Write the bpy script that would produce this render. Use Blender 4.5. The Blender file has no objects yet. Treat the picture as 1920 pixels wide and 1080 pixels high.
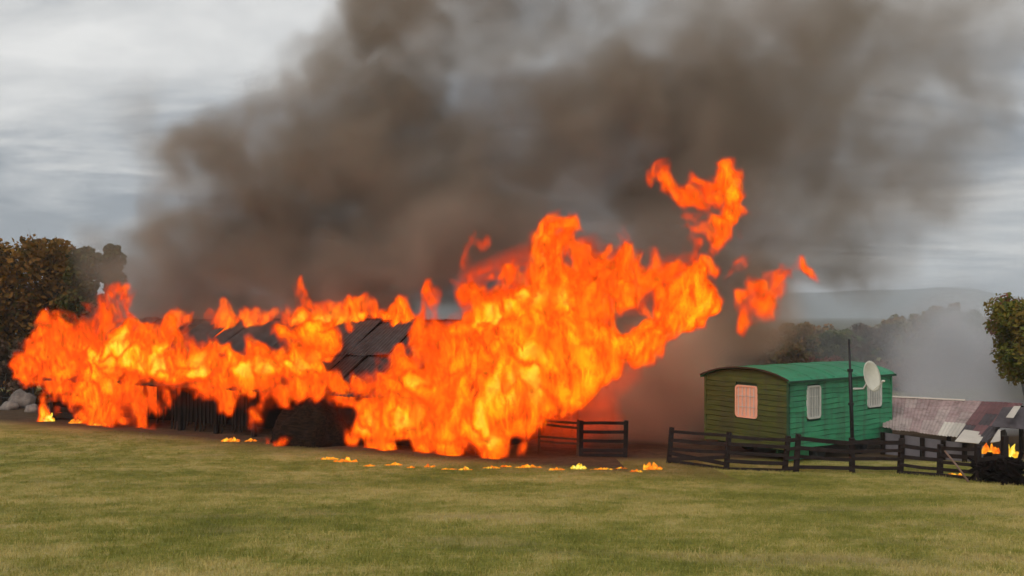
import bpy, bmesh, math, random
import numpy as np
from mathutils import Vector, Matrix, noise as mnoise

scn = bpy.context.scene
COL = scn.collection
R = math.radians
F = 1663.0            # focal length in photo pixels (1920 wide)
CAMZ = 4.75
HOR = 590.0

# ------------------------------------------------------------------ camera
cd = bpy.data.cameras.new("camera")
cam = bpy.data.objects.new("camera", cd)
COL.objects.link(cam)
cam.location = (0, 0, CAMZ)
cam.rotation_euler = (R(90), 0, 0)
cd.sensor_width = 36
cd.lens = 36 * F / 1920
cd.shift_y = (HOR - 540) / 1920
cd.clip_start = 0.1
cd.clip_end = 20000
scn.camera = cam

# ------------------------------------------------------------------ sky (world)
SUN_EL, SUN_AZ = 38.0, -35.0
w = bpy.data.worlds.new("World")
scn.world = w
w.use_nodes = True
nt = w.node_tree
nt.nodes.clear()
def N(nt, t, **kw):
    n = nt.nodes.new(t)
    for k, v in kw.items():
        if k.startswith("i_"):
            n.inputs[k[2:].replace("_", " ")].default_value = v
        else:
            setattr(n, k, v)
    return n
def ramp(nt, stops, interp="LINEAR"):
    n = nt.nodes.new("ShaderNodeValToRGB")
    cr = n.color_ramp
    cr.interpolation = interp
    while len(cr.elements) < len(stops):
        cr.elements.new(0.5)
    for e, (p, c) in zip(cr.elements, stops):
        e.position = p
        e.color = (*c, 1) if len(c) == 3 else c
    return n
def lk(nt, a, b):
    nt.links.new(a, b)
def math_n(nt, op, a, b=None, c=None, clamp=False):
    n = nt.nodes.new("ShaderNodeMath")
    n.operation = op
    n.use_clamp = clamp
    for i, x in enumerate((a, b, c)):
        if x is None:
            continue
        if isinstance(x, (int, float)):
            n.inputs[i].default_value = x
        else:
            nt.links.new(x, n.inputs[i])
    return n.outputs[0]
def mixc(nt, fac, a, b, mode="MIX"):
    n = nt.nodes.new("ShaderNodeMix")
    n.data_type = "RGBA"
    n.blend_type = mode
    n.clamp_factor = True
    for s, x in ((n.inputs[0], fac), (n.inputs[6], a), (n.inputs[7], b)):
        if isinstance(x, (int, float)):
            s.default_value = x
        elif isinstance(x, tuple):
            s.default_value = (*x, 1)
        else:
            nt.links.new(x, s)
    return n.outputs[2]

tc = N(nt, "ShaderNodeTexCoord")
sep = N(nt, "ShaderNodeSeparateXYZ")
lk(nt, tc.outputs["Generated"], sep.inputs[0])
zc = math_n(nt, "MAXIMUM", sep.outputs[2], 0.0)
zz = math_n(nt, "ADD", zc, 0.10)
px_ = math_n(nt, "DIVIDE", sep.outputs[0], zz)
py_ = math_n(nt, "DIVIDE", sep.outputs[1], zz)
cmb = N(nt, "ShaderNodeCombineXYZ")
lk(nt, px_, cmb.inputs[0]); lk(nt, py_, cmb.inputs[1])
def wn(scale, detail, rough, vec, dist=0.0):
    n = N(nt, "ShaderNodeTexNoise")
    n.inputs["Scale"].default_value = scale
    n.inputs["Detail"].default_value = detail
    n.inputs["Roughness"].default_value = rough
    n.inputs["Distortion"].default_value = dist
    lk(nt, vec, n.inputs["Vector"])
    return n.outputs["Fac"]
mp = N(nt, "ShaderNodeMapping")
mp.inputs["Scale"].default_value = (0.75, 1.25, 1)
mp.inputs["Location"].default_value = (3.4, 1.2, 0)
lk(nt, cmb.outputs[0], mp.inputs[0])
n1 = wn(0.7, 8, 0.62, mp.outputs[0], 0.6)
n2 = wn(0.25, 3, 0.5, mp.outputs[0], 0.2)
elev = N(nt, "ShaderNodeMapRange")
elev.inputs["From Min"].default_value = 0.05
elev.inputs["From Max"].default_value = 0.30
lk(nt, sep.outputs[2], elev.inputs[0])
side = N(nt, "ShaderNodeMapRange")
side.inputs["From Min"].default_value = -0.5
side.inputs["From Max"].default_value = 0.45
lk(nt, sep.outputs[0], side.inputs[0])
s = math_n(nt, "MULTIPLY_ADD", n1, 1.7, -0.70)
s = math_n(nt, "MULTIPLY_ADD", n2, 0.70, s)
s = math_n(nt, "MULTIPLY_ADD", elev.outputs[0], 0.16, s)
s = math_n(nt, "MULTIPLY_ADD", side.outputs[0], 0.10, s)
cr = ramp(nt, [(0.40, (0.20, 0.22, 0.245)), (0.56, (0.32, 0.335, 0.35)), (0.72, (0.465, 0.468, 0.465)), (0.92, (0.62, 0.615, 0.60))])
lk(nt, s, cr.inputs[0])
sky = N(nt, "ShaderNodeTexSky")
sky.sky_type = "NISHITA"
sky.sun_disc = False
sky.sun_elevation = R(SUN_EL)
sky.sun_rotation = R(SUN_AZ)
skb = N(nt, "ShaderNodeBackground")
skb.inputs["Strength"].default_value = 0.08
lk(nt, sky.outputs[0], skb.inputs[0])
clb = N(nt, "ShaderNodeBackground")
clb.inputs["Strength"].default_value = 1.32
lk(nt, cr.outputs[0], clb.inputs[0])
ms = N(nt, "ShaderNodeMixShader")
ms.inputs[0].default_value = 0.92
lk(nt, skb.outputs[0], ms.inputs[1]); lk(nt, clb.outputs[0], ms.inputs[2])
wo = N(nt, "ShaderNodeOutputWorld")
lk(nt, ms.outputs[0], wo.inputs[0])

# ------------------------------------------------------------------ sun + exposure
sd = bpy.data.lights.new("sun", "SUN")
sd.energy = 1.5
sd.angle = R(25)
sd.color = (1.0, 0.96, 0.9)
so = bpy.data.objects.new("sun", sd)
COL.objects.link(so)
_az = R(SUN_AZ)
_dir = Vector((math.sin(_az) * math.cos(R(SUN_EL)), -abs(math.cos(_az)) * math.cos(R(SUN_EL)), math.sin(R(SUN_EL))))
sky.sun_rotation = math.atan2(_dir.x, _dir.y)
so.rotation_euler = _dir.to_track_quat("Z", "Y").to_euler()
so.location = (0, -10, 30)
scn.view_settings.view_transform = "Standard"
scn.view_settings.look = "None"
scn.view_settings.exposure = 0.15
scn.view_settings.gamma = 1
scn.view_settings.use_curve_mapping = False
cy = scn.cycles
cy.volume_bounces = 3
cy.max_bounces = 6
cy.transparent_max_bounces = 24
cy.volume_step_rate = 1.6
cy.use_adaptive_sampling = True
cy.adaptive_threshold = 0.03
cy.volume_max_steps = 512
cy.use_denoising = True

rng = np.random.default_rng(7)
random.seed(5)

# ------------------------------------------------------------------ helpers
def at(px, py, d):
    return Vector(((px - 960) / F * d, d, CAMZ + (HOR - py) / F * d))
def dground(py, z=0.0):
    return (CAMZ - z) * F / (py - HOR)

def mat(name):
    m = bpy.data.materials.new(name)
    m.use_nodes = True
    m.node_tree.nodes.clear()
    return m, m.node_tree
def surf(name, col, rough=0.8, var=0.25, scale=6.0, col2=None, bump=0.0, metal=0.0, stretch=(1, 1, 1), spec=0.3, detail=6, bscale=None, stain=0):
    """plain procedural surface: two colours mixed by noise, roughness variation and bump"""
    m, t = mat(name)
    out = N(t, "ShaderNodeOutputMaterial")
    b = N(t, "ShaderNodeBsdfPrincipled")
    lk(t, b.outputs[0], out.inputs[0])
    tcn = N(t, "ShaderNodeTexCoord")
    mpn = N(t, "ShaderNodeMapping")
    mpn.inputs["Scale"].default_value = stretch
    lk(t, tcn.outputs["Object"], mpn.inputs[0])
    n = N(t, "ShaderNodeTexNoise")
    n.inputs["Scale"].default_value = scale
    n.inputs["Detail"].default_value = detail
    n.inputs["Roughness"].default_value = 0.65
    lk(t, mpn.outputs[0], n.inputs[0])
    if col2 is None:
        col2 = tuple(c * (1 - var) for c in col)
    r = ramp(t, [(0.35, col2), (0.65, col)])
    lk(t, n.outputs["Fac"], r.inputs[0])
    if stain:
        m3 = N(t, "ShaderNodeMapping"); m3.inputs["Scale"].default_value = (5, 5, .5); lk(t, tcn.outputs["Object"], m3.inputs[0])
        n3 = N(t, "ShaderNodeTexNoise"); n3.inputs["Scale"].default_value = .9; n3.inputs["Detail"].default_value = 5; lk(t, m3.outputs[0], n3.inputs[0])
        r3 = ramp(t, [(.48, (0, 0, 0)), (.68, (stain,) * 3)]); lk(t, n3.outputs["Fac"], r3.inputs[0])
        src_ = mixc(t, r3.outputs[0], r.outputs[0], (.045, .04, .025))
    else:
        src_ = r.outputs[0]
    oi = N(t, "ShaderNodeObjectInfo")
    br = math_n(t, "MULTIPLY_ADD", oi.outputs["Random"], 0.3, 0.85)
    hv = N(t, "ShaderNodeHueSaturation")
    lk(t, br, hv.inputs["Value"])
    lk(t, src_, hv.inputs["Color"])
    lk(t, hv.outputs[0], b.inputs["Base Color"])
    b.inputs["Roughness"].default_value = rough
    b.inputs["Metallic"].default_value = metal
    b.inputs["Specular IOR Level"].default_value = spec
    if bump:
        bn = N(t, "ShaderNodeBump")
        bn.inputs["Strength"].default_value = bump
        bn.inputs["Distance"].default_value = 0.02
        n2 = N(t, "ShaderNodeTexNoise")
        n2.inputs["Scale"].default_value = bscale or scale * 3
        n2.inputs["Detail"].default_value = 5
        lk(t, mpn.outputs[0], n2.inputs[0])
        lk(t, n2.outputs["Fac"], bn.inputs["Height"])
        lk(t, bn.outputs[0], b.inputs["Normal"])
    return m

def link(name, me, parent=None, mats=None):
    o = bpy.data.objects.new(name, me)
    COL.objects.link(o)
    if parent is not None:
        o.parent = parent
    if mats is not None and me is not None and len(me.materials) == 0:
        for m in (mats if isinstance(mats, (list, tuple)) else [mats]):
            me.materials.append(m)
    return o
def tag(o, label=None, cat=None, group=None, kind=None):
    if label: o["label"] = label
    if cat: o["category"] = cat
    if group: o["group"] = group
    if kind: o["kind"] = kind
    return o
def empty(name, loc, rz=0.0):
    o = bpy.data.objects.new(name, None)
    COL.objects.link(o)
    o.empty_display_size = 0.3
    o.location = loc
    o.rotation_euler = (0, 0, rz)
    return o
class MB:
    def __init__(self):
        self.v = []; self.f = []; self.mi = []
    def add(self, vs, fs, mi=0):
        b = len(self.v)
        self.v += [tuple(x) for x in vs]
        self.f += [tuple(b + i for i in f) for f in fs]
        self.mi += [mi] * len(fs)
        return self
    def hexa(self, p, mi=0):          # 8 points: bottom 4 ccw, top 4 ccw
        return self.add(p, [(3, 2, 1, 0), (4, 5, 6, 7), (0, 1, 5, 4), (1, 2, 6, 5), (2, 3, 7, 6), (3, 0, 4, 7)], mi)
    def box(self, x0, x1, y0, y1, z0, z1, mi=0):
        return self.hexa([(x0, y0, z0), (x1, y0, z0), (x1, y1, z0), (x0, y1, z0), (x0, y0, z1), (x1, y0, z1), (x1, y1, z1), (x0, y1, z1)], mi)
    def beam(self, a, b, w, h, up=(0, 0, 1), mi=0, jit=0.0):
        a = Vector(a); b = Vector(b)
        d = (b - a).normalized()
        s = d.cross(Vector(up))
        if s.length < 1e-4: s = Vector((1, 0, 0))
        s.normalize(); u = s.cross(d)
        P = []
        for c in (a, b):
            for (i, j) in ((-1, -1), (1, -1), (1, 1), (-1, 1)):
                P.append(c + s * (i * w / 2 + random.uniform(-jit, jit)) + u * (j * h / 2 + random.uniform(-jit, jit)))
        return self.add(P, [(0, 1, 2, 3), (7, 6, 5, 4), (1, 0, 4, 5), (2, 1, 5, 6), (3, 2, 6, 7), (0, 3, 7, 4)], mi)
    def tube(self, pts, rads, n=8, mi=0, cap=True):
        rings = []
        pts = [Vector(p) for p in pts]
        for i, p in enumerate(pts):
            d = (pts[min(i + 1, len(pts) - 1)] - pts[max(i - 1, 0)]).normalized()
            s = d.cross(Vector((0.13, 0.21, 1)))
            if s.length < 1e-3: s = d.cross(Vector((1, 0, 0)))
            s.normalize(); u = d.cross(s)
            r = rads[i] if isinstance(rads, (list, tuple)) else rads
            rings.append([p + (s * math.cos(a) + u * math.sin(a)) * r for a in [2 * math.pi * k / n for k in range(n)]])
        vs = [x for r_ in rings for x in r_]
        fs = []
        for i in range(len(pts) - 1):
            for k in range(n):
                fs.append((i * n + k, i * n + (k + 1) % n, (i + 1) * n + (k + 1) % n, (i + 1) * n + k))
        if cap:
            fs.append(tuple(reversed(range(n))))
            fs.append(tuple(range(len(vs) - n, len(vs))))
        return self.add(vs, fs, mi)
    def mesh(self, name, mats=None, smooth=False):
        me = bpy.data.meshes.new(name)
        me.from_pydata(self.v, [], self.f)
        if mats:
            for m in (mats if isinstance(mats, (list, tuple)) else [mats]):
                me.materials.append(m)
            me.polygons.foreach_set("material_index", self.mi)
        if smooth:
            me.polygons.foreach_set("use_smooth", [True] * len(self.f))
        me.update()
        return me
    def build(self, name, mats, parent=None, smooth=False):
        return link(name, self.mesh(name, mats, smooth), parent)
def bevel(o, wdt, seg=2):
    bm = bmesh.new(); bm.from_mesh(o.data)
    bmesh.ops.recalc_face_normals(bm, faces=bm.faces)
    bmesh.ops.bevel(bm, geom=list(bm.edges), offset=wdt, segments=seg, affect="EDGES", profile=0.6)
    bm.to_mesh(o.data); bm.free()

# numpy noise -------------------------------------------------------
def _w(n, cell, sm=True):
    """interpolation matrix: n samples from a lattice with spacing `cell` (in samples), cubic b-spline"""
    x = np.arange(n) / cell
    i = np.floor(x).astype(int); f = (x - i).astype(np.float32)
    m = int(i.max()) + 4
    W = np.zeros((n, m), np.float32)
    b = [(1 - f) ** 3 / 6, (3 * f ** 3 - 6 * f ** 2 + 4) / 6, (-3 * f ** 3 + 3 * f ** 2 + 3 * f + 1) / 6, f ** 3 / 6]
    for k in range(4):
        W[np.arange(n), i + k] = b[k]
    return W, m
def vnoise(shape, cells, r):
    Ws = [_w(n, c) for n, c in zip(shape, cells)]
    L = r.standard_normal([m for _, m in Ws]).astype(np.float32)
    L = np.tensordot(Ws[0][0], L, (1, 0))
    L = np.tensordot(L, Ws[1][0].T, (1, 0)).transpose(0, 2, 1)
    L = L @ Ws[2][0].T
    return (L / max(float(L.std()), 1e-6)).astype(np.float32)
def fbm(shape, cells, octs, r, gain=0.55, ridged=False):
    out = np.zeros(shape, np.float32); amp = 1.0; tot = 0
    c = np.array(cells, float)
    for o in range(octs):
        if min(c) < 1.2: break
        n = vnoise(shape, c, r)
        if ridged: n = 1 - np.abs(n) * 0.9
        out += amp * n; tot += amp
        amp *= gain; c = c / 2
    return out / (tot if ridged else 1.0)
def warp(A, D):
    """look A up at index positions displaced by D (three arrays, in samples), trilinear"""
    s = A.shape
    g = np.ogrid[0:s[0], 0:s[1], 0:s[2]]
    I = []; Fr = []
    for k in range(3):
        p = np.clip(g[k] + D[k], 0, s[k] - 1.001).astype(np.float32)
        i = p.astype(np.int32); I.append(i); Fr.append(p - i)
    st = (s[1] * s[2], s[2], 1)
    base = I[0] * st[0] + I[1] * st[1] + I[2]
    f = A.ravel()
    out = np.zeros(s, np.float32)
    for a in (0, 1):
        wa = Fr[0] if a else 1 - Fr[0]
        for b in (0, 1):
            wb = wa * (Fr[1] if b else 1 - Fr[1])
            for c in (0, 1):
                wc = wb * (Fr[2] if c else 1 - Fr[2])
                out += wc * f[base + a * st[0] + b * st[1] + c]
    return out

def volume_obj(name, G, mn, step, material, parent=None):
    """a Volume object whose grid is G, sampled on the lattice mn + step*index"""
    nx, ny, nz = G.shape
    me = bpy.data.meshes.new(name + "_samples")
    me.vertices.add(nx * ny * nz)
    a = me.attributes.new("d", "FLOAT", "POINT")
    a.data.foreach_set("value", np.ascontiguousarray(G, np.float32).ravel())
    src = bpy.data.objects.new(name + "_samples", me)
    vol = bpy.data.volumes.new(name)
    vol.materials.append(material)
    ob = link(name, vol, parent)
    ng = bpy.data.node_groups.new(name, "GeometryNodeTree")
    ng.interface.new_socket("Geometry", in_out="INPUT", socket_type="NodeSocketGeometry")
    ng.interface.new_socket("Geometry", in_out="OUTPUT", socket_type="NodeSocketGeometry")
    n = ng.nodes; L = ng.links.new
    out = n.new("NodeGroupOutput")
    vc = n.new("GeometryNodeVolumeCube")
    vc.inputs["Min"].default_value = mn
    vc.inputs["Max"].default_value = tuple(m + step * (k - 1) for m, k in zip(mn, G.shape))
    for ax, k in zip("XYZ", G.shape):
        vc.inputs["Resolution " + ax].default_value = k
    oi = n.new("GeometryNodeObjectInfo"); oi.inputs["Object"].default_value = src
    si = n.new("GeometryNodeSampleIndex"); si.data_type = "FLOAT"; si.clamp = True
    na = n.new("GeometryNodeInputNamedAttribute"); na.inputs["Name"].default_value = "d"
    L(oi.outputs["Geometry"], si.inputs["Geometry"]); L(na.outputs["Attribute"], si.inputs["Value"])
    pos = n.new("GeometryNodeInputPosition")
    def vm(op, a_, b_):
        m = n.new("ShaderNodeVectorMath"); m.operation = op; L(a_, m.inputs[0])
        if b_ is not None: m.inputs[1].default_value = b_
        return m.outputs["Value"] if op == "DOT_PRODUCT" else m.outputs[0]
    v = vm("SUBTRACT", pos.outputs[0], mn)
    v = vm("MULTIPLY", v, (1 / step,) * 3)
    v = vm("ADD", v, (0.5,) * 3)
    v = vm("FLOOR", v, None)
    i = vm("DOT_PRODUCT", v, (ny * nz, nz, 1))
    fi = n.new("FunctionNodeFloatToInt"); L(i, fi.inputs[0]); L(fi.outputs[0], si.inputs["Index"])
    L(si.outputs[0], vc.inputs["Density"])
    sm = n.new("GeometryNodeSetMaterial"); sm.inputs["Material"].default_value = material
    L(vc.outputs[0], sm.inputs[0]); L(sm.outputs[0], out.inputs[0])
    md = ob.modifiers.new("grid", "NODES"); md.node_group = ng
    return ob

# barn frame: u runs along the front wall, v into the depth
P0 = Vector((-20.7, 40.0, 0)); EU = Vector((0.8895, -0.457, 0)); EV = Vector((0.457, 0.8895, 0))
BARN_L = 24.0
BARN_RZ = math.atan2(EU.y, EU.x)
def to_uv(p):
    q = Vector(p) - P0
    return (q.dot(EU), q.dot(EV), q.z)
def barn_depth(px):
    k = (px - 960) / F
    if px < 1000:
        return 29.36 / (1 + 0.514 * k)
    return 29.36 / (1 + 0.514 * 40 / F)

# ================================================================== GROUND
def gz(x, y):
    """lawn falls from the camera to the flat yard"""
    t = min(max(y / 26.0, -1.5), 1.0)
    z = 3.05 * (1 - t) if t < 1 else 0.0
    # soften the foot of the slope
    if 20 < y < 32:
        q = (32 - y) / 12
        z = 0.706 * q * q
    z += 0.05 * mnoise.noise(Vector((x * 0.12, y * 0.12, 0)))
    if y > 60:
        z -= min((y - 60) * 0.012, 2.5)
    return z

def ground_color(t, blades=False):
    g = N(t, "ShaderNodeNewGeometry")
    def nz(scale, detail, rough=0.6, stretch=(1, 1, 1), off=0.0, dist=0.0):
        m = N(t, "ShaderNodeMapping"); m.inputs["Scale"].default_value = stretch
        m.inputs["Location"].default_value = (off, off * 0.7, 0)
        lk(t, g.outputs["Position"], m.inputs[0])
        n = N(t, "ShaderNodeTexNoise"); n.inputs["Scale"].default_value = scale
        n.inputs["Detail"].default_value = detail; n.inputs["Roughness"].default_value = rough
        n.inputs["Distortion"].default_value = dist
        lk(t, m.outputs[0], n.inputs[0]); return n.outputs["Fac"]
    big = nz(0.30, 5, 0.7, (0.8, 1.1, 1))
    mid = nz(1.8, 5, 0.75, (0.8, 1.1, 1), 3.3)
    fine = nz(16, 3, 0.7, (0.8, 1, 1), 9.0)
    dry = nz(0.55, 5, 0.68, (0.5, 1.2, 1), 17.0, 0.3)
    r1 = ramp(t, [(0.43, (0.138, 0.150, 0.028)), (0.5, (0.232, 0.225, 0.046)), (0.575, (0.42, 0.345, 0.13))])
    s = math_n(t, "MULTIPLY", big, 0.42)
    s = math_n(t, "MULTIPLY_ADD", mid, 0.36, s)
    s = math_n(t, "MULTIPLY_ADD", fine, 0.24, s)
    lk(t, s, r1.inputs[0])
    rd = ramp(t, [(0.54, (0, 0, 0)), (0.70, (1, 1, 1))])
    lk(t, dry, rd.inputs[0])
    c = mixc(t, math_n(t, "MULTIPLY", rd.outputs[0], 0.7), r1.outputs[0], (0.34, 0.27, 0.13))
    # position along and across the barn
    sp = N(t, "ShaderNodeSeparateXYZ"); lk(t, g.outputs["Position"], sp.inputs[0])
    sx = math_n(t, "SUBTRACT", sp.outputs[0], P0.x); sy = math_n(t, "SUBTRACT", sp.outputs[1], P0.y)
    v = math_n(t, "ADD", math_n(t, "MULTIPLY", sx, EV.x), math_n(t, "MULTIPLY", sy, EV.y))
    u = math_n(t, "ADD", math_n(t, "MULTIPLY", sx, EU.x), math_n(t, "MULTIPLY", sy, EU.y))
    vv = math_n(t, "MULTIPLY_ADD", math_n(t, "SUBTRACT", mid, 0.5), 2.2, v)
    # beyond the barn's end the yard edge follows the fence instead
    e2 = math_n(t, "SUBTRACT", sp.outputs[1], 28.2)
    e2 = math_n(t, "MULTIPLY_ADD", math_n(t, "SUBTRACT", mid, 0.5), 1.5, e2)
    right = math_n(t, "GREATER_THAN", sp.outputs[0], 3.0)
    sc = N(t, "ShaderNodeMapRange"); sc.inputs["From Min"].default_value = -1.9; sc.inputs["From Max"].default_value = -0.9
    lk(t, vv, sc.inputs[0])
    sc2 = N(t, "ShaderNodeMapRange"); sc2.inputs["From Min"].default_value = 0.0; sc2.inputs["From Max"].default_value = 1.0
    lk(t, e2, sc2.inputs[0])
    m1 = math_n(t, "MAXIMUM", math_n(t, "MULTIPLY", sc.outputs[0], math_n(t, "LESS_THAN", sp.outputs[0], 3.4)), math_n(t, "MULTIPLY", sc2.outputs[0], math_n(t, "GREATER_THAN", sp.outputs[0], 3.0)), clamp=True)
    scorch = ramp(t, [(0.35, (0.035, 0.022, 0.014)), (0.6, (0.11, 0.07, 0.038))])
    lk(t, math_n(t, "ADD", math_n(t, "MULTIPLY", mid, 0.6), math_n(t, "MULTIPLY", fine, 0.4)), scorch.inputs[0])
    # far fields are grass again
    farw = N(t, "ShaderNodeMapRange"); farw.inputs["From Min"].default_value = 80; farw.inputs["From Max"].default_value = 140; lk(t, sp.outputs[1], farw.inputs[0])
    c = mixc(t, farw.outputs[0], c, (.085, .08, .045))
    far = math_n(t, "LESS_THAN", sp.outputs[1], 50.0)
    m1 = math_n(t, "MULTIPLY", m1, far)
    # dry singed rim in front of the scorched strip
    rim = N(t, "ShaderNodeMapRange"); rim.inputs["From Min"].default_value = -3.6; rim.inputs["From Max"].default_value = -1.6
    lk(t, vv, rim.inputs[0])
    c = mixc(t, math_n(t, "MULTIPLY", math_n(t, "MULTIPLY", rim.outputs[0], math_n(t, "LESS_THAN", sp.outputs[0], 6.0)), math_n(t, "MULTIPLY", far, 0.55)), c, (0.15, 0.10, 0.04))
    c = mixc(t, m1, c, scorch.outputs[0])
    return c, m1, fine, mid

gm, t = mat("grass_ground")
out = N(t, "ShaderNodeOutputMaterial"); b = N(t, "ShaderNodeBsdfPrincipled")
c, m1, fine, mid = ground_color(t)
lk(t, c, b.inputs["Base Color"]); b.inputs["Roughness"].default_value = 0.95; b.inputs["Specular IOR Level"].default_value = 0.1
bn = N(t, "ShaderNodeBump"); bn.inputs["Strength"].default_value = 0.8; bn.inputs["Distance"].default_value = 0.05
lk(t, math_n(t, "ADD", fine, mid), bn.inputs["Height"]); lk(t, bn.outputs[0], b.inputs["Normal"])
lk(t, b.outputs[0], out.inputs[0])

xs = sorted(set([-6000, -3000, -1500, -800, -400, -200, -120, -80] + [round(-60 + i * 0.75, 2) for i in range(161)] + [80, 120, 200, 400, 800, 1500, 3000, 6000]))
ys = sorted(set([-60, -30, -10] + [round(-4 + i * 0.6, 2) for i in range(108)] + [62, 66, 72, 80, 95, 120, 160, 220, 300, 450, 700, 1200, 2000, 3500, 6500]))
vs = [(x, y, gz(x, y)) for y in ys for x in xs]
nx_ = len(xs)
fs = [(j * nx_ + i, j * nx_ + i + 1, (j + 1) * nx_ + i + 1, (j + 1) * nx_ + i) for j in range(len(ys) - 1) for i in range(nx_ - 1)]
me = bpy.data.meshes.new("ground"); me.from_pydata(vs, [], fs); me.polygons.foreach_set("use_smooth", [True] * len(fs)); me.materials.append(gm)
tag(link("ground", me), kind="structure")

# grass blades (one object, instanced tufts)
grm, t = mat("grass_blades")
out = N(t, "ShaderNodeOutputMaterial"); b = N(t, "ShaderNodeBsdfPrincipled")
c, m1, fine, mid = ground_color(t)
c2 = mixc(t, 1.0, c, (1.25, 1.22, 1.15), "MULTIPLY")
lk(t, c2, b.inputs["Base Color"]); b.inputs["Roughness"].default_value = 0.7; b.inputs["Specular IOR Level"].default_value = 0.2
tr = N(t, "ShaderNodeBsdfTranslucent"); lk(t, c2, tr.inputs[0])
mx = N(t, "ShaderNodeMixShader"); mx.inputs[0].default_value = 0.25
lk(t, b.outputs[0], mx.inputs[1]); lk(t, tr.outputs[0], mx.inputs[2]); lk(t, mx.outputs[0], out.inputs[0])
def tuft_mesh(k, seed):
    rr = random.Random(seed); mb = MB()
    for _ in range(k):
        x, y = rr.gauss(0, .075), rr.gauss(0, .075)
        a = rr.uniform(0, 6.28); h = rr.uniform(.02, .06); wd = rr.uniform(.003, .006); ln = rr.uniform(0.0, .05); b_ = rr.uniform(0, 6.28)
        dx, dy = math.cos(a) * wd, math.sin(a) * wd; lx, ly = math.cos(b_) * ln, math.sin(b_) * ln
        mb.add([(x - dx, y - dy, 0), (x + dx, y + dy, 0), (x + lx * .4 + dx * .7, y + ly * .4 + dy * .7, h * .6), (x + lx * .4 - dx * .7, y + ly * .4 - dy * .7, h * .6), (x + lx, y + ly, h)],
               [(0, 1, 2, 3), (3, 2, 4)])
    return mb.mesh("grass_tuft", grm)
tufts = [bpy.data.objects.new("grass_tuft_source", tuft_mesh(26, s)) for s in (1, 2, 3, 4)]
pts = []
y = 6.5
while y < 36:
    sp_ = 0.10 + 0.004 * y
    half = y * 0.62 + 1
    n_ = int(2 * half / sp_)
    for i in range(n_):
        x = -half + (i + random.random()) * sp_; yy = y + random.random() * sp_
        v_ = (x - P0.x) * EV.x + (yy - P0.y) * EV.y
        if (x < 3.4 and v_ > -1.3 + random.random() * .5) or (x >= 3.4 and yy > 27.6 + random.random()): continue
        pts.append((x, yy, gz(x, yy) - 0.003))
    y += sp_
pm = bpy.data.meshes.new("grass"); pm.from_pydata(pts, [], [])
pm.materials.append(grm)
go = link("grass", pm)
tag(go, "short mown green grass with dry straw patches", kind="stuff")
ng = bpy.data.node_groups.new("grass", "GeometryNodeTree")
ng.interface.new_socket("Geometry", in_out="INPUT", socket_type="NodeSocketGeometry")
ng.interface.new_socket("Geometry", in_out="OUTPUT", socket_type="NodeSocketGeometry")
n = ng.nodes; L = ng.links.new
gi = n.new("NodeGroupInput"); goo = n.new("NodeGroupOutput"); iop = n.new("GeometryNodeInstanceOnPoints")
g2 = n.new("GeometryNodeGeometryToInstance")
for tf in tufts:
    oi = n.new("GeometryNodeObjectInfo"); oi.inputs["Object"].default_value = tf; L(oi.outputs["Geometry"], g2.inputs[0])
L(gi.outputs[0], iop.inputs["Points"]); L(g2.outputs[0], iop.inputs["Instance"]); iop.inputs["Pick Instance"].default_value = True
rv = n.new("FunctionNodeRandomValue"); rv.data_type = "FLOAT_VECTOR"; rv.inputs["Max"].default_value = (0.2, 0.2, 6.28); L(rv.outputs[0], iop.inputs["Rotation"])
rs = n.new("FunctionNodeRandomValue"); rs.data_type = "FLOAT"; rs.inputs[2].default_value = 0.6; rs.inputs[3].default_value = 1.35; L(rs.outputs[1], iop.inputs["Scale"])
L(iop.outputs[0], goo.inputs[0])
go.modifiers.new("tufts", "NODES").node_group = ng

# ------------------------------------------------------------------ hills
hm = surf("hill_woods", (0.045, 0.06, 0.03), 0.95, 0.4, 0.01, col2=(0.09, 0.085, 0.04))
def hills(name, dist, prof, seed, depth=600):
    mb = MB(); n_ = 160
    X = np.linspace(-dist * 0.95, dist * 0.95, n_)
    rows = []
    for r_, (dy, hf) in enumerate(((-depth, 0.0), (-depth * .55, .45), (0, 1.0), (depth * .6, .6), (depth * 1.4, 0.0))):
        for x in X:
            h = prof(x / dist) * hf + 0.12 * prof(x / dist) * hf * mnoise.noise(Vector((x * 0.006, r_ * 1.7, seed)))
            rows.append((x, dist + dy + 90 * mnoise.noise(Vector((x * .002, seed, 0))), h - 4))
    fs = [(j * n_ + i, j * n_ + i + 1, (j + 1) * n_ + i + 1, (j + 1) * n_ + i) for j in range(4) for i in range(n_ - 1)]
    mb.add(rows, fs)
    return tag(mb.build(name, hm, smooth=True), kind="structure")
def p1(k):     # k = x/dist ; photo px = 960 + F*k
    px = 960 + F * k
    return 76 + 10 * math.exp(-((px - 1650) / 90) ** 2) + 16 * math.exp(-((px - 1790) / 90) ** 2) + 8 * math.sin(k * 9) * (px < 1400) - 10 * (1 / (1 + math.exp(-(px - 1880) / 20)))
hills("hills", 2900, p1, 1.0)
def p2(k):
    px = 960 + F * k
    return 26 + 12 * math.exp(-((px - 1500) / 160) ** 2) + 6 * math.sin(k * 14)

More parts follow.
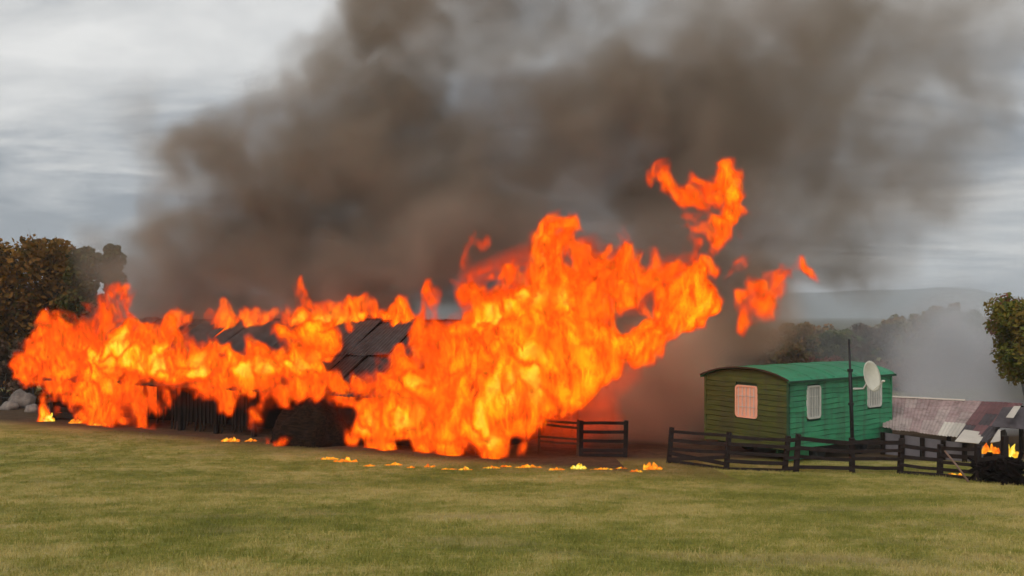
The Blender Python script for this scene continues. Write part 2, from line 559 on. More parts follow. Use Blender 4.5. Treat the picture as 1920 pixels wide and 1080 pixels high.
# ================================================================== TREES
def leafmat(name, cols, trans=0.3):
    m, t = mat(name)
    out = N(t, "ShaderNodeOutputMaterial"); b = N(t, "ShaderNodeBsdfPrincipled")
    g = N(t, "ShaderNodeNewGeometry"); rp = ramp(t, [(i / (len(cols) - 1) * 0.9 + .05, c_) for i, c_ in enumerate(cols)])
    n = N(t, "ShaderNodeTexNoise"); n.inputs["Scale"].default_value = 0.55; n.inputs["Detail"].default_value = 3
    lk(t, g.outputs["Position"], n.inputs[0])
    f = math_n(t, "MULTIPLY_ADD", math_n(t, "SUBTRACT", g.outputs["Random Per Island"], 0.5), 0.45, math_n(t, "MULTIPLY_ADD", math_n(t, "SUBTRACT", n.outputs["Fac"], 0.5), 2.6, 0.5))
    lk(t, f, rp.inputs[0]); lk(t, rp.outputs[0], b.inputs["Base Color"]); b.inputs["Roughness"].default_value = 0.7
    b.inputs["Specular IOR Level"].default_value = 0.2
    tr = N(t, "ShaderNodeBsdfTranslucent"); lk(t, rp.outputs[0], tr.inputs[0]); mx = N(t, "ShaderNodeMixShader"); mx.inputs[0].default_value = trans
    lk(t, b.outputs[0], mx.inputs[1]); lk(t, tr.outputs[0], mx.inputs[2]); lk(t, mx.outputs[0], out.inputs[0])
    return m
LM_oak = leafmat("autumn_oak_leaves", [(0.045, 0.036, 0.010), (0.17, 0.095, 0.018), (0.30, 0.13, 0.022), (0.14, 0.11, 0.018)])
LM_green = leafmat("green_leaves", [(0.035, 0.060, 0.012), (0.09, 0.11, 0.018), (0.15, 0.14, 0.022)])
LM_gold = leafmat("golden_leaves", [(0.10, 0.10, 0.026), (0.27, 0.21, 0.04), (0.30, 0.14, 0.04), (0.16, 0.15, 0.04)])
LM_red = leafmat("red_leaves", [(0.15, 0.06, 0.035), (0.32, 0.10, 0.06), (0.15, 0.09, 0.04)])
LM_brown = leafmat("brown_leaves", [(0.07, 0.05, 0.03), (0.16, 0.09, 0.055), (0.11, 0.09, 0.045)])
LM_oakgreen = leafmat("turning_leaves", [(0.03, 0.035, 0.010), (0.09, 0.085, 0.018), (0.13, 0.085, 0.018), (0.07, 0.085, 0.018)])
LM_turn = leafmat("orange_green_leaves", [(0.07, 0.09, 0.015), (0.17, 0.17, 0.025), (0.24, 0.15, 0.03), (0.14, 0.16, 0.025)])
BARK = surf("bark", (0.07, 0.055, 0.04), 0.95, 0.5, 4, stretch=(1, 1, .2), bump=.5)

def foliage(mb, centres, n_leaf, size, mi=0, rr=random):
    for (c, r_) in centres:
        k = int(n_leaf)
        for _ in range(k):
            d = Vector((rr.gauss(0, 1), rr.gauss(0, 1), rr.gauss(0, 1))).normalized() * (rr.random() ** 0.45)
            p = c + Vector((d.x * r_, d.y * r_, d.z * r_ * .8))
            s_ = size * rr.uniform(.5, 1.3)
            nrm = (d * 0.8 + Vector((rr.gauss(0, .7), rr.gauss(0, .7), rr.gauss(0, .7) + .3))).normalized()
            a = nrm.cross(Vector((rr.gauss(0, 1), rr.gauss(0, 1), rr.gauss(0, 1)))).normalized(); b_ = nrm.cross(a)
            mb.add([p - a * s_, p - b_ * s_ * .55 + nrm * s_ * .15, p + a * s_, p + b_ * s_ * .6], [(0, 1, 2, 3)], mi)
def tree(px, d, top_py, spread_px, crown, label, base_z=None, low=0.25, nclump=26, nleaf=150, leaf=0.16, crown2=None, group=None, seed=0, name="tree", lean=0):
    rr = random.Random(seed + int(px * 7))
    x = (px - 960) / F * d
    z0 = gz(x, d) if base_z is None else base_z
    top = CAMZ + (HOR - top_py) / F * d
    H = top - z0; Rw = spread_px / F * d
    root = empty(name, (x, d, z0))
    tag(root, label, "tree", group)
    mb = MB()
    trunkH = H * .72
    tw = max(H * .022, .06)
    p_ = [Vector((lean * i / 5 + rr.uniform(-.1, .1) * (i > 0), rr.uniform(-.1, .1) * (i > 0), trunkH * i / 5)) for i in range(6)]
    mb.tube(p_, [tw * (1 - .13 * i) * (1.25 if i == 0 else 1) for i in range(6)], 8)
    centres = []
    for i in range(nclump):
        ang = i * 2.399 + rr.uniform(-.3, .3)
        hh = low + (1 - low) * ((i + .5) / nclump)
        rad = Rw * math.sqrt(max(0.02, 1 - ((hh - (low + (1 - low) * .42)) / (.62)) ** 2)) * rr.uniform(.45, .9)
        cr_ = Rw * rr.uniform(.24, .40)
        c = Vector((math.cos(ang) * rad + lean * hh, math.sin(ang) * rad, min(hh * H, H - cr_ * .7) + rr.uniform(-.2, .2)))
        centres.append((c, cr_))
        if i % 2 == 0:
            j = min(5, max(1, int(hh * .75 * 5)))
            s0 = p_[j - 1]
            mb.tube([s0, (s0 + c) / 2 + Vector((0, 0, rr.uniform(0, .3))), c + Vector((0, 0, cr_ * .4))], [tw * .45, tw * .25, tw * .08], 5)
            # twigs poking out
            for _ in range(3):
                e = c + Vector((rr.gauss(0, 1), rr.gauss(0, 1), abs(rr.gauss(0, 1)))).normalized() * cr_ * 1.1
                mb.tube([c, e], [tw * .08, tw * .02], 3, cap=False)
    mb.build("trunk", BARK, root, smooth=True)
    fb = MB()
    foliage(fb, centres, nleaf, leaf, 0, rr)
    fb.build("crown", crown, root)
    return root

tree(48, 52, 452, 122, LM_oak, "large dark autumn oak at the field's edge beside the burning barn", seed=1, nclump=56, nleaf=330, leaf=.17, low=.12)
tree(-60, 50, 462, 90, LM_oak, "brown leafed tree beyond the pale boulders and beside the large oak", seed=2, nclump=30, nleaf=260, leaf=.17, low=.12)
tree(176, 50, 464, 60, LM_oakgreen, "smaller green-topped tree between the large oak and the smoke", seed=3, nclump=38, nleaf=300, leaf=.15, low=.3)
tree(120, 56, 520, 70, LM_oak, "low dark tree filling the gap behind the large oak", seed=4, nclump=30, nleaf=260, leaf=.16, low=.05)
tree(10, 47, 640, 60, LM_brown, "dark brown bush at the foot of the large oak", seed=5, nclump=18, nleaf=220, leaf=.14, low=.0, name="bush")
tree(90, 48, 650, 55, LM_oak, "dark undergrowth bush behind the flames' far end", seed=6, nclump=18, nleaf=220, leaf=.14, low=.0, name="bush")
tree(1978, 34, 560, 116, LM_turn, "yellow-green autumn tree standing above the burning end of the shed", seed=7, nclump=52, nleaf=380, leaf=.10, low=.46)
tree(1925, 37, 560, 62, LM_red, "small red-leafed tree showing behind the yellow-green autumn tree", seed=8, nclump=18, nleaf=240, leaf=.10, low=.55)
tree(1498, 58, 603, 42, LM_gold, "golden brown tree above the caravan's front roof", seed=9, nclump=26, nleaf=240, leaf=.15, low=.1)
tree(1560, 60, 622, 44, LM_green, "green autumn tree behind the satellite mast", seed=10, nclump=24, nleaf=240, leaf=.15, low=.1)
tree(1530, 54, 668, 70, LM_red, "low red-brown bush just above the caravan roof", seed=11, nclump=20, nleaf=240, leaf=.14, low=.0, name="bush")
tree(1632, 66, 610, 50, LM_brown, "bare-looking brown tree half hidden in white smoke", seed=12, nclump=24, nleaf=200, leaf=.15, low=.1)
tree(1700, 70, 590, 48, LM_gold, "pale golden tree behind the white smoke", seed=13, nclump=24, nleaf=220, leaf=.16, low=.1)
tree(1768, 74, 570, 42, LM_gold, "tallest upright tree in the hazy tree line", seed=14, nclump=28, nleaf=220, leaf=.17, low=.1)
tree(1812, 76, 586, 40, LM_green, "grey-green tree in the haze beside the tallest one", seed=15, nclump=22, nleaf=220, leaf=.17, low=.1)
tree(1858, 70, 622, 48, LM_brown, "low brown tree behind smoke next to the red-topped tree", seed=16, nclump=22, nleaf=220, leaf=.16, low=.1)
tree(1425, 72, 640, 60, LM_brown, "brown tree veiled by smoke beyond the caravan's olive end", seed=17, nclump=22, nleaf=220, leaf=.17, low=.1)
tree(1790, 58, 668, 70, LM_brown, "low brown thicket in the smoke above the shed roof", seed=18, nclump=22, nleaf=220, leaf=.14, low=.0, name="bush")
tree(1680, 56, 676, 60, LM_red, "reddish thicket in the smoke beside the caravan's green end", seed=19, nclump=22, nleaf=220, leaf=.14, low=.0, name="bush")

kinds = [(LM_brown, "brown"), (LM_gold, "golden"), (LM_green, "green"), (LM_oak, "dark brown")]
for i in range(15):
    m_, cn = kinds[(i * 7 + i // 3) % 4]
    tree(1150 + i * 54 + random.uniform(-12, 12), 105 + (i * 37) % 40, 606 + (i * 29) % 22 - (12 if i > 9 else 0), 50, m_, "far hazy woodland tree in the row below the hills", seed=40 + i, nclump=16, nleaf=110, leaf=.34, low=.05, group="far trees below the hills")

# ================================================================== BARN
charred = surf("charred_wood", (0.020, 0.013, 0.010), 0.9, .5, 5, spec=.1, bump=.6, stretch=(1, 1, .3))
rusty = surf("heat_stained_sheet", (0.085, 0.078, 0.078), 0.6, .5, 2.2, col2=(0.045, 0.032, 0.028), metal=.3, bump=.2)
dark_in = surf("char_and_shade", (0.010, 0.006, 0.005), 0.95, .5, 3, spec=.05)  # near-black: char on the debris, interior shade on the barn's inner wall
barn = empty("burning_barn", P0, BARN_RZ)
tag(barn, "long low barn with dark corrugated roof engulfed in flames", "barn")
ridge_v, ridge_z, eave_v, eave_z = 4.2, 4.5, -0.55, 1.85
def corr_sheet(w_, l_, amp=.02, waves=5):
    mb = MB(); n_ = waves * 4
    vs = []
    for j in (0, 1):
        for i in range(n_ + 1):
            vs.append((w_ * i / n_, l_ * j, amp * math.sin(i / n_ * waves * 2 * math.pi)))
    k = n_ + 1
    vs += [(x, y, z - .012) for x, y, z in vs]
    fs = [(i, i + 1, k + i + 1, k + i) for i in range(n_)] + [(2 * k + i + 1, 2 * k + i, 3 * k + i, 3 * k + i + 1) for i in range(n_)]
    mb.add(vs, fs)
    return mb
sl = math.hypot(ridge_v - eave_v, ridge_z - eave_z); ang = math.atan2(ridge_z - eave_z, ridge_v - eave_v)
half_sheet = corr_sheet(1.02, sl / 2 + .08, .018, 6).mesh("roof_sheet", rusty)
back_sheet = half_sheet
for i in range(22):
    for j in range(2):
        if random.random() < .10: continue
        o = link("roof_sheet", half_sheet, barn)
        s0 = j * sl / 2
        o.location = (i * 1.0, eave_v + math.cos(ang) * s0, eave_z + math.sin(ang) * s0 + .03 * j + random.uniform(-.015, .03))
        o.rotation_euler = (ang + random.uniform(-.03, .02), random.uniform(-.05, .05), random.uniform(-.025, .025))
    o = link("roof_sheet", corr_sheet(1.02, sl + .1, .018, 6).mesh("rear_roof_sheet", rusty) if i == 0 else rear, barn)
    rear = o.data
    o.location = (i * 1.0 + 1.02, 2 * ridge_v - eave_v, eave_z)
    o.rotation_euler = (ang, 0, math.pi)
for i in range(12):
    u_ = i * 2.0
    mb = MB(); mb.beam((u_, 0, -.05), (u_, 0, 2.1), .16, .16, jit=.01); mb.build("post", charred, barn)
    mb = MB(); mb.beam((u_, 2 * ridge_v, -.05), (u_, 2 * ridge_v, 2.1), .16, .16, jit=.01); mb.build("post", charred, barn)
    mb = MB(); mb.beam((u_, eave_v + .1, eave_z - .02), (u_, ridge_v, ridge_z - .09), .08, .14); mb.build("rafter", charred, barn)
for (v_, z_) in ((eave_v + .25, eave_z + .02), (ridge_v, ridge_z - .15)):
    mb = MB(); mb.beam((-.3, v_, z_), (22.3, v_, z_), .1, .16); mb.build("beam", charred, barn)
for k in range(8):       # front wall boards (upper and lower bands), bays left open in places
    pass
for i in range(11):
    if i in (3, 4, 5, 6, 7): continue
    for k in range(7):
        if random.random() < .15: continue
        mb = MB(); z_ = .12 + k * .25
        mb.box(i * 2 + .09, i * 2 + 1.91, .02, .05, z_, z_ + .23); mb.build("wall_board", charred, barn)
u_ = 6.6
while u_ < 11.9:
    wd_ = random.uniform(.12, .2)
    if random.random() > .14:
        mb = MB(); zlo = random.uniform(0, .35) * (random.random() < .6); ln_ = random.uniform(-.03, .03)
        mb.hexa([(u_ + ln_, .02, zlo), (u_ + ln_ + wd_ * .6, .02, zlo + .1), (u_ + ln_ + wd_ * .6, .05, zlo + .1), (u_ + ln_, .05, zlo), (u_, .02, 1.75), (u_ + wd_, .02, 1.75), (u_ + wd_, .05, 1.75), (u_, .05, 1.75)])
        mb.build("wall_board", charred, barn)
    u_ += wd_ + random.uniform(.01, .07)
mb = MB(); mb.box(0, 22, 2.2, 2.26, 0, 2.9); mb.build("interior_shade_wall", dark_in, barn)  # added charred wall; its near-black colour paints in the dark interior
for u_ in (0.02, 21.94):
    mb = MB()
    mb.add([(u_, .1, 0), (u_, 8.3, 0), (u_, 8.3, 1.95), (u_, 4.2, 4.3), (u_, .1, 1.95), (u_ + .04, .1, 0), (u_ + .04, 8.3, 0), (u_ + .04, 8.3, 1.95), (u_ + .04, 4.2, 4.3), (u_ + .04, .1, 1.95)],
           [(0, 1, 2, 3, 4), (9, 8, 7, 6, 5), (0, 5, 6, 1), (1, 6, 7, 2), (2, 7, 8, 3), (3, 8, 9, 4), (4, 9, 5, 0)])
    mb.build("gable_wall", charred, barn)

# straw heap standing in the open bay
bm_mat = surf("scorched_straw", (0.030, 0.014, 0.008), 0.95, .6, 5, col2=(.006, .003, .002), spec=.05, bump=.9, stretch=(.4, 3, 3), bscale=20)
bp = at(556, 828, 32.2); bp.z = 0; bp += EV * .7
mb = MB()
nu_, nv_ = 64, 40; vs = []
for j in range(nv_ + 1):
    ph = math.pi / 2 * j / nv_
    for i in range(nu_):
        th = 2 * math.pi * i / nu_
        cx, cy_, cz = math.cos(th), math.sin(th), 0
        rr_ = math.cos(ph) ** .72; zz_ = math.sin(ph) ** .95
        dsp = 1.04 + .20 * mnoise.noise(Vector((cx * 2, cy_ * 2, zz_ * 2))) + .05 * mnoise.noise(Vector((cx * 7, cy_ * 7, zz_ * 6))) + .03 * mnoise.noise(Vector((cx * 19, cy_ * 19, zz_ * 19)))
        vs.append((1.52 * cx * rr_ * dsp + .22 * zz_, .95 * cy_ * rr_ * dsp, -.05 + 1.62 * zz_ * dsp))
fs = [(j * nu_ + i, j * nu_ + (i + 1) % nu_, (j + 1) * nu_ + (i + 1) % nu_, (j + 1) * nu_ + i) for j in range(nv_) for i in range(nu_)]
mb.add(vs, fs)
for _ in range(2600):          # singed stalks sticking out
    v0 = Vector(random.choice(vs)); dd_ = Vector((random.gauss(0, 1), random.gauss(0, 1), random.gauss(0, .8) - .5)).normalized() * random.uniform(.06, .2)
    wv = Vector((random.gauss(0, 1), random.gauss(0, 1), random.gauss(0, 1))).normalized() * .008
    mb.add([v0 - wv, v0 + wv, v0 + dd_], [(0, 1, 2)])
o = mb.build("straw_heap", bm_mat, None, smooth=True)
o.location = bp; o.rotation_euler = (0, 0, BARN_RZ)
tag(o, "blackened rounded straw heap in front of the barn's open bay", "straw heap")

# ================================================================== CARAVAN
A = Vector((8.6, 27.6, 0)); eL = Vector((.806, .592, 0)); eW = Vector((-.592, .806, 0))
CL, CW = 5.75, 3.35
rzc = math.atan2(eL.y, eL.x)
car = empty("caravan", A, rzc)       # local x along the side, local y towards the far side
tag(car, "green site caravan with barred windows and arched roof behind the dark fence", "caravan")
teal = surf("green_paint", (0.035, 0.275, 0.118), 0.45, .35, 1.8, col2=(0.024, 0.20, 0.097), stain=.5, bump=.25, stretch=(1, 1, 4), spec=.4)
firelit = surf("firelit_green_paint", (0.070, 0.085, 0.016), 0.6, .35, 1.8, col2=(0.040, 0.060, 0.012), stain=.5, bump=.25, stretch=(1, 1, 4))  # the green paint with the fire's orange light mixed into its colour
roofm = surf("green_roof_paint", (0.028, 0.235, 0.115), 0.5, .3, 1.2, col2=(0.020, 0.18, 0.085), stain=.35, bump=.1)
trimm = surf("dark_green_trim", (0.018, 0.075, 0.04), 0.5, .3, 3)
glass = surf("window_blind", (0.50, 0.50, 0.48), 0.35, .2, 3, spec=.6)
blind2 = surf("firelit_blind", (0.82, 0.42, 0.28), 0.4, .15, 3, spec=.5)  # pink is the fire's reflection put into the pane and frame colour
framew = surf("white_frame", (0.62, 0.60, 0.55), 0.5, .15, 6)
steel = surf("dark_steel", (0.03, 0.03, 0.032), 0.5, .4, 6, metal=.5)
rub = surf("rubber", (0.02, 0.02, 0.02), 0.8, .3, 8)
zb, ze = .52, 2.70
NB = 13
bh = (ze - zb) / NB
mb = MB(); mb.box(.05, CL - .05, .05, CW - .05, zb, ze); mb.build("body", trimm, car)
def windows_on(length, wins):
    """split 0..length by windows [(a,b,z0,z1)] for a board at height z"""
    def seg(z0, z1):
        s_ = [(0.0, length)]
        for (a, b_, q0, q1) in wins:
            if z1 > q0 + .01 and z0 < q1 - .01:
                ns = []
                for (p, q) in s_:
                    if b_ <= p or a >= q: ns.append((p, q)); continue
                    if a > p: ns.append((p, a))
                    if b_ < q: ns.append((b_, q))
                s_ = ns
        return s_
    return seg
side_w = [(0.93, 1.60, 1.46, 2.46), (4.30, 5.10, 1.62, 2.46)]
end_w = [(1.18, 2.02, 1.42, 2.42)]
def board(a, b_, z0, z1, face, m):
    """a board standing proud of the body, lower edge thicker than the upper, slight wave"""
    n_ = max(2, int((b_ - a) / .35)); mb = MB(); vs = []
    for i in range(n_ + 1):
        x = a + (b_ - a) * i / n_
        wv = .012 * math.sin(x * 3.1 + z0 * 9) + .007 * math.sin(x * 9 + z0 * 23)
        wz = .010 * math.sin(x * 4.3 + z0 * 5)
        lo, hi = z0 + wz + .006, z1 + wz
        for (dd, zq) in ((-.034 + wv, lo), (-.016 + wv, hi), (.048, hi), (.048, lo)):
            vs.append((x, dd, zq) if face == "side" else (dd, x, zq))
    fs = [(i * 4 + k, i * 4 + (k + 1) % 4, (i + 1) * 4 + (k + 1) % 4, (i + 1) * 4 + k) for i in range(n_) for k in range(4)] + [(3, 2, 1, 0), (n_ * 4, n_ * 4 + 1, n_ * 4 + 2, n_ * 4 + 3)]
    if face != "side": fs = [tuple(reversed(f)) for f in fs]
    mb.add(vs, fs); return mb.build("board", m, car)
sg = windows_on(CL, side_w); se = windows_on(CW, end_w)
for k in range(NB):
    z0 = zb + k * bh
    for (a, b_) in sg(z0, z0 + bh): board(a + .012, b_ - .005, z0, z0 + bh - .004, "side", teal)
    for (a, b_) in se(z0, z0 + bh): board(a + .03, b_ - .005, z0, z0 + bh - .004, "end", firelit)
# arched gable above the end wall
NA = 24
def arch(y_, rise=.30, base=ze):
    q = (y_ - CW / 2) / (CW / 2)
    return base + rise * (1 - abs(q) ** 2.2)
for xx, m_ in ((-.004, firelit), (CL - .05, teal)):
    mb = MB(); vs = []
    for dx in (0, .05):
        for i in range(NA + 1):
            y_ = CW * i / NA; vs += [(xx + dx, y_, ze - .01), (xx + dx, y_, arch(y_, .27))]
    k = (NA + 1) * 2
    fs = []
    for i in range(NA):
        fs += [(i * 2, i * 2 + 1, i * 2 + 3, i * 2 + 2), (k + i * 2 + 2, k + i * 2 + 3, k + i * 2 + 1, k + i * 2)]
    mb.add(vs, fs); mb.build("gable", m_, car)
# roof: curved skin with overhang and a drip edge
mb = MB(); NR = 28; x0, x1 = -.14, CL + .12; vs = []
for x_ in (x0, x1):
    for t_ in (0, -.05):
        for i in range(NR + 1):
            y_ = -.12 + (CW + .24) * i / NR
            q = abs((y_ - CW / 2) / (CW / 2 + .12))
            vs.append((x_, y_, ze + .02 + .33 * (1 - q ** 2.3) + t_ - (.05 if i in (0, NR) else 0)))
k = NR + 1
fs = []
for i in range(NR):
    fs += [(i, i + 1, 2 * k + i + 1, 2 * k + i), (k + i + 1, k + i, 3 * k + i, 3 * k + i + 1), (i + 1, i, k + i, k + i + 1), (2 * k + i, 2 * k + i + 1, 3 * k + i + 1, 3 * k + i)]
fs += [(0, 2 * k, 3 * k, k), (NR, k + NR, 3 * k + NR, 2 * k + NR)]
mb.add(vs, fs); rf = mb.build("roof", roofm, car, smooth=False)
for i in range(1, 5):   # sheet joints over the roof
    x_ = x0 + (x1 - x0) * i / 5; mb = MB(); P = []
    for j in range(NR + 1):
        y_ = -.125 + (CW + .25) * j / NR; q = min(1, abs((y_ - CW / 2) / (CW / 2 + .12)))
        P.append((x_, y_, ze + .024 + .33 * (1 - q ** 2.3)))
    mb.tube(P, .014, 5); mb.build("roof_seam", roofm, rf, smooth=True)
mb = MB(); mb.beam((x0, -.135, ze - .045), (x1, -.135, ze - .045), .03, .07); mb.build("gutter", trimm, car)
mb = MB(); mb.beam((x0 - .012, -.02, ze + .0), (x0 - .012, -.02, ze - .05), .02, .02)
P = [(x0 - .012, -.12 + (CW + .24) * j / NR, ze + .0 + .33 * (1 - min(1, abs((-.12 + (CW + .24) * j / NR - CW / 2) / (CW / 2 + .12))) ** 2.3)) for j in range(NR + 1)]
for j in range(NR): mb.beam(P[j], P[j + 1], .03, .05)
brown_trim = surf("brown_trim", (0.06, 0.035, 0.018), .7, .3, 4)
mb.build("roof_edge", brown_trim, car)
for (xx, yy, m_) in ((-.02, -.02, trimm), (CL - .02, -.02, teal), (-.02, CW - .03, firelit)):
    mb = MB(); mb.box(xx - .02, xx + .06, yy - .02, yy + .06, zb - .02, ze - .02); mb.build("corner_post", m_, car)
def rr_rect(a, b_, z0, z1, r_, seg=5):
    pts_ = []
    for cx, cz, s0 in ((b_ - r_, z1 - r_, 0), (a + r_, z1 - r_, 90), (a + r_, z0 + r_, 180), (b_ - r_, z0 + r_, 270)):
        for i in range(seg + 1):
            an = R(s0 + 90 * i / seg); pts_.append((cx + r_ * math.cos(an), cz + r_ * math.sin(an)))
    return pts_
def window(a, b_, z0, z1, face, gm_, fm_, nb=7):
    def P(x, dpt, z): return (x, dpt, z) if face == "side" else (dpt, x, z)
    o_ = rr_rect(a - .03, b_ + .03, z0 - .03, z1 + .03, .12); i_ = rr_rect(a + .03, b_ - .03, z0 + .03, z1 - .03, .08)
    n_ = len(o_); mb = MB()
    vs = [P(x, -.055, z) for x, z in o_] + [P(x, -.055, z) for x, z in i_] + [P(x, .0, z) for x, z in o_] + [P(x, -.02, z) for x, z in i_]
    fs = []
    for k in range(n_):
        q = (k + 1) % n_
        fs += [(k, q, n_ + q, n_ + k), (k, 2 * n_ + k, 2 * n_ + q, q), (n_ + k, n_ + q, 3 * n_ + q, 3 * n_ + k)]
    mb.add(vs, fs); f_ = mb.build("window", fm_, car)
    mb = MB(); mb.add([P(x, -.024, z) for x, z in i_], [tuple(range(n_))]); mb.build("pane", gm_, f_)
    for k in range(nb):
        x = a + .03 + (b_ - a - .06) * (k + .5) / nb; mb = MB(); mb.beam(P(x, -.045, z0 + .02), P(x, -.045, z1 - .02), .016, .016, up=(1, 0, 0) if face == "side" else (0, 1, 0)); mb.build("bar", framew, f_)
    for z in (z0 + (z1 - z0) * .33, z0 + (z1 - z0) * .68):
        mb = MB(); mb.beam(P(a + .02, -.047, z), P(b_ - .02, -.047, z), .014, .014); mb.build("bar", framew, f_)
for (a, b_, z0, z1) in side_w: window(a, b_, z0, z1, "side", glass, framew)
for (a, b_, z0, z1) in end_w: window(a, b_, z0, z1, "end", blind2, blind2, 5)
# chassis, wheels, drawbar, steps
mb = MB()
for y_ in (.5, CW - .5): mb.beam((.1, y_, zb - .08), (CL - .1, y_, zb - .08), .08, .14)
for x_ in (.4, 1.7, 2.9, 4.2, 5.3): mb.beam((x_, .4, zb - .08), (x_, CW - .4, zb - .08), .06, .08)
mb.build("chassis", trimm, car)
mb = MB(); mb.box(.3, 1.3, .18, .22, zb - .38, zb - .03); mb.build("locker", teal, car)
for x_ in (1.9, 4.3):
    for y_ in (.28, CW - .28):
        mb = MB(); n_ = 28
        prof = [(.12, -.06), (.20, -.07), (.22, -.10), (.33, -.10), (.37, -.07), (.37, .07), (.33, .10), (.22, .10), (.12, .06)]
        vs = [(x_ + r_ * math.cos(2 * math.pi * k / n_), y_ + o2, .37 + r_ * math.sin(2 * math.pi * k / n_)) for r_, o2 in prof for k in range(n_)]
        fs = [(i * n_ + k, (i + 1) * n_ + k, (i + 1) * n_ + (k + 1) % n_, i * n_ + (k + 1) % n_) for i in range(len(prof) - 1) for k in range(n_)]
        mb.add(vs, fs); wh = mb.build("wheel", rub, car, smooth=True)
        mb = MB(); mb.tube([(x_, y_ - .05, .37), (x_, y_ + .05, .37)], .13, 16); mb.build("hub", steel, wh)

# satellite mast
pb = at(1600, 885, 27.0); ptop = at(1592, 636, 26.9)
pb.z = gz(pb.x, pb.y) - .05
mast = empty("satellite_mast", pb)
tag(mast, "tall dark pole carrying an oval white satellite dish beside the caravan", "satellite dish")
T = ptop - pb
mb = MB(); mb.tube([(0, 0, 0), T * .45, T * .76, T * .765, T], [.062, .058, .055, .034, .03], 10); mb.build("pole", steel, mast, smooth=True)
for f_ in (.22, .5, .76):
    mb = MB(); c_ = T * f_; mb.tube([c_ - Vector((0, 0, .04)), c_ + Vector((0, 0, .04))], .085, 10); mb.build("clamp", steel, mast)
dishm = surf("white_dish", (0.66, 0.62, 0.52), .5, .15, 3, spec=.4)
dc = at(1633, 706, 26.7) - pb; arm0 = T * (.62)
ja = at(1600, 729, 26.95) - pb
mb = MB(); mb.tube([ja, ja + Vector((.30, -.02, .01)), dc + Vector((-.05, .05, -.12))], [.035, .03, .03], 8); mb.build("arm", framew, mast, smooth=True)
mb = MB(); nr, ns = 7, 36; vs = []; fs = []
nrm = Vector((.59, -.81, .22)).normalized()       # dish looks to the right and a little up
s_ = nrm.cross(Vector((0, 0, 1))).normalized(); u_ = s_.cross(nrm)
tilt = Matrix.Rotation(R(-4), 3, nrm); s_ = tilt @ s_; u_ = tilt @ u_
for side_ in (0, 1):
    for i in range(nr + 1):
        r_ = i / nr
        for k in range(ns):
            th = 2 * math.pi * k / ns
            p = dc + s_ * (math.cos(th) * r_ * .43) + u_ * (math.sin(th) * r_ * .47) + nrm * (.10 * r_ * r_ - .05 - .008 * side_)
            vs.append(p)
o_ = (nr + 1) * ns
for i in range(nr):
    for k in range(ns):
        a = i * ns + k; b_ = i * ns + (k + 1) % ns; c_ = (i + 1) * ns + (k + 1) % ns; d_ = (i + 1) * ns + k
        fs += [(a, b_, c_, d_), (o_ + d_, o_ + c_, o_ + b_, o_ + a)]
for k in range(ns):
    a = nr * ns + k; b_ = nr * ns + (k + 1) % ns; fs.append((a, b_, o_ + b_, o_ + a))
mb.add(vs, fs); mb.build("dish", dishm, mast, smooth=True)
mb = MB(); tip = dc + nrm * .42 - u_ * .20
mb.tube([dc - u_ * .42, tip], [.012, .012], 6); mb.tube([tip, tip - nrm * .08], [.03, .04], 8); mb.build("receiver", dishm, mast)

# ================================================================== FENCES
fw = surf("dark_fence_wood", (0.022, 0.012, 0.010), .85, .5, 6, bump=.6, stretch=(1, 1, .3))
def gp(px, py, lift=0.0):
    """ground point under a photo pixel, on the yard"""
    d = dground(py, 0.0)
    for _ in range(6):
        d = (CAMZ - gz((px - 960) / F * d, d)) * F / (py - HOR)
    p = at(px, py, d); return p
def fence(name, label, posts, rails, group=None, m=fw, pw=.13, rh=.10):
    """posts: [(base_px, base_py, top_px, top_py)], rails: per bay list of (f0, f1) heights as fractions"""
    ps = []
    for (bx, by, tx, ty) in posts:
        b_ = gp(bx, by); t_ = at(tx, ty, b_.y - .02); ps.append((b_, t_))
    root = empty(name, ps[0][0]); tag(root, label, "fence", group); o0 = ps[0][0]
    for b_, t_ in ps:
        mb = MB(); mb.beam(b_ - o0 - Vector((0, 0, .15)), t_ - o0 + Vector((0, 0, .04)), pw, pw, up=(0, 1, 0), jit=.008); mb.build("post", m, root)
    for i, bay in enumerate(rails):
        (b0, t0), (b1, t1) = ps[i], ps[i + 1]
        for (f0, f1) in bay:
            a = b0.lerp(t0, f0) - o0 + Vector((0, -.08, 0)); c_ = b1.lerp(t1, f1) - o0 + Vector((0, -.08 - .004 * (i % 2), 0))
            dr = (c_ - a).normalized() * .04
            mid_ = (a + c_) / 2 + Vector((0, 0, random.uniform(-.025, .012)))
            mb = MB(); h_ = rh * random.uniform(.85, 1.15)
            mb.beam(a - dr, mid_, .035, h_, jit=.004); mb.beam(mid_, c_ + dr, .035, h_, jit=.004); mb.build("rail", m, root)
    return root
std = [(.93, .93), (.70, .70), (.45, .45), (.18, .18)]
posts = [(1253, 868, 1260, 804), (1361, 880, 1367, 813), (1470, 884, 1478, 820), (1492, 885, 1497, 817), (1598, 887, 1597, 824), (1687, 888, 1691, 825), (1762, 893, 1763, 836), (1832, 903, 1834, 836), (1884, 906, 1884, 820)]
rails = [[(.93, .95), (.68, .72), (.42, .50), (.30, .16), (.12, .36), (.08, .02)],
         [(.93, .93), (.72, .72), (.48, .48), (.25, .25), (.03, .05)],
         [(.92, .92), (.66, .68), (.40, .42), (.1, .12)],
         [(.94, .90), (.68, .64), (.44, .40), (.15, .15)],
         [(.93, .93), (.66, .70), (.44, .44), (.2, .18)],
         [(.84, .84), (.52, .55), (.28, .25), (.05, .05)],
         [(.94, .92), (.70, .68), (.48, .46), (.24, .26), (.06, .08)],
         [(.62, .58), (.42, .40)]]
fence("wooden_fence", "long dark rail fence running in front of the green caravan", posts, rails)
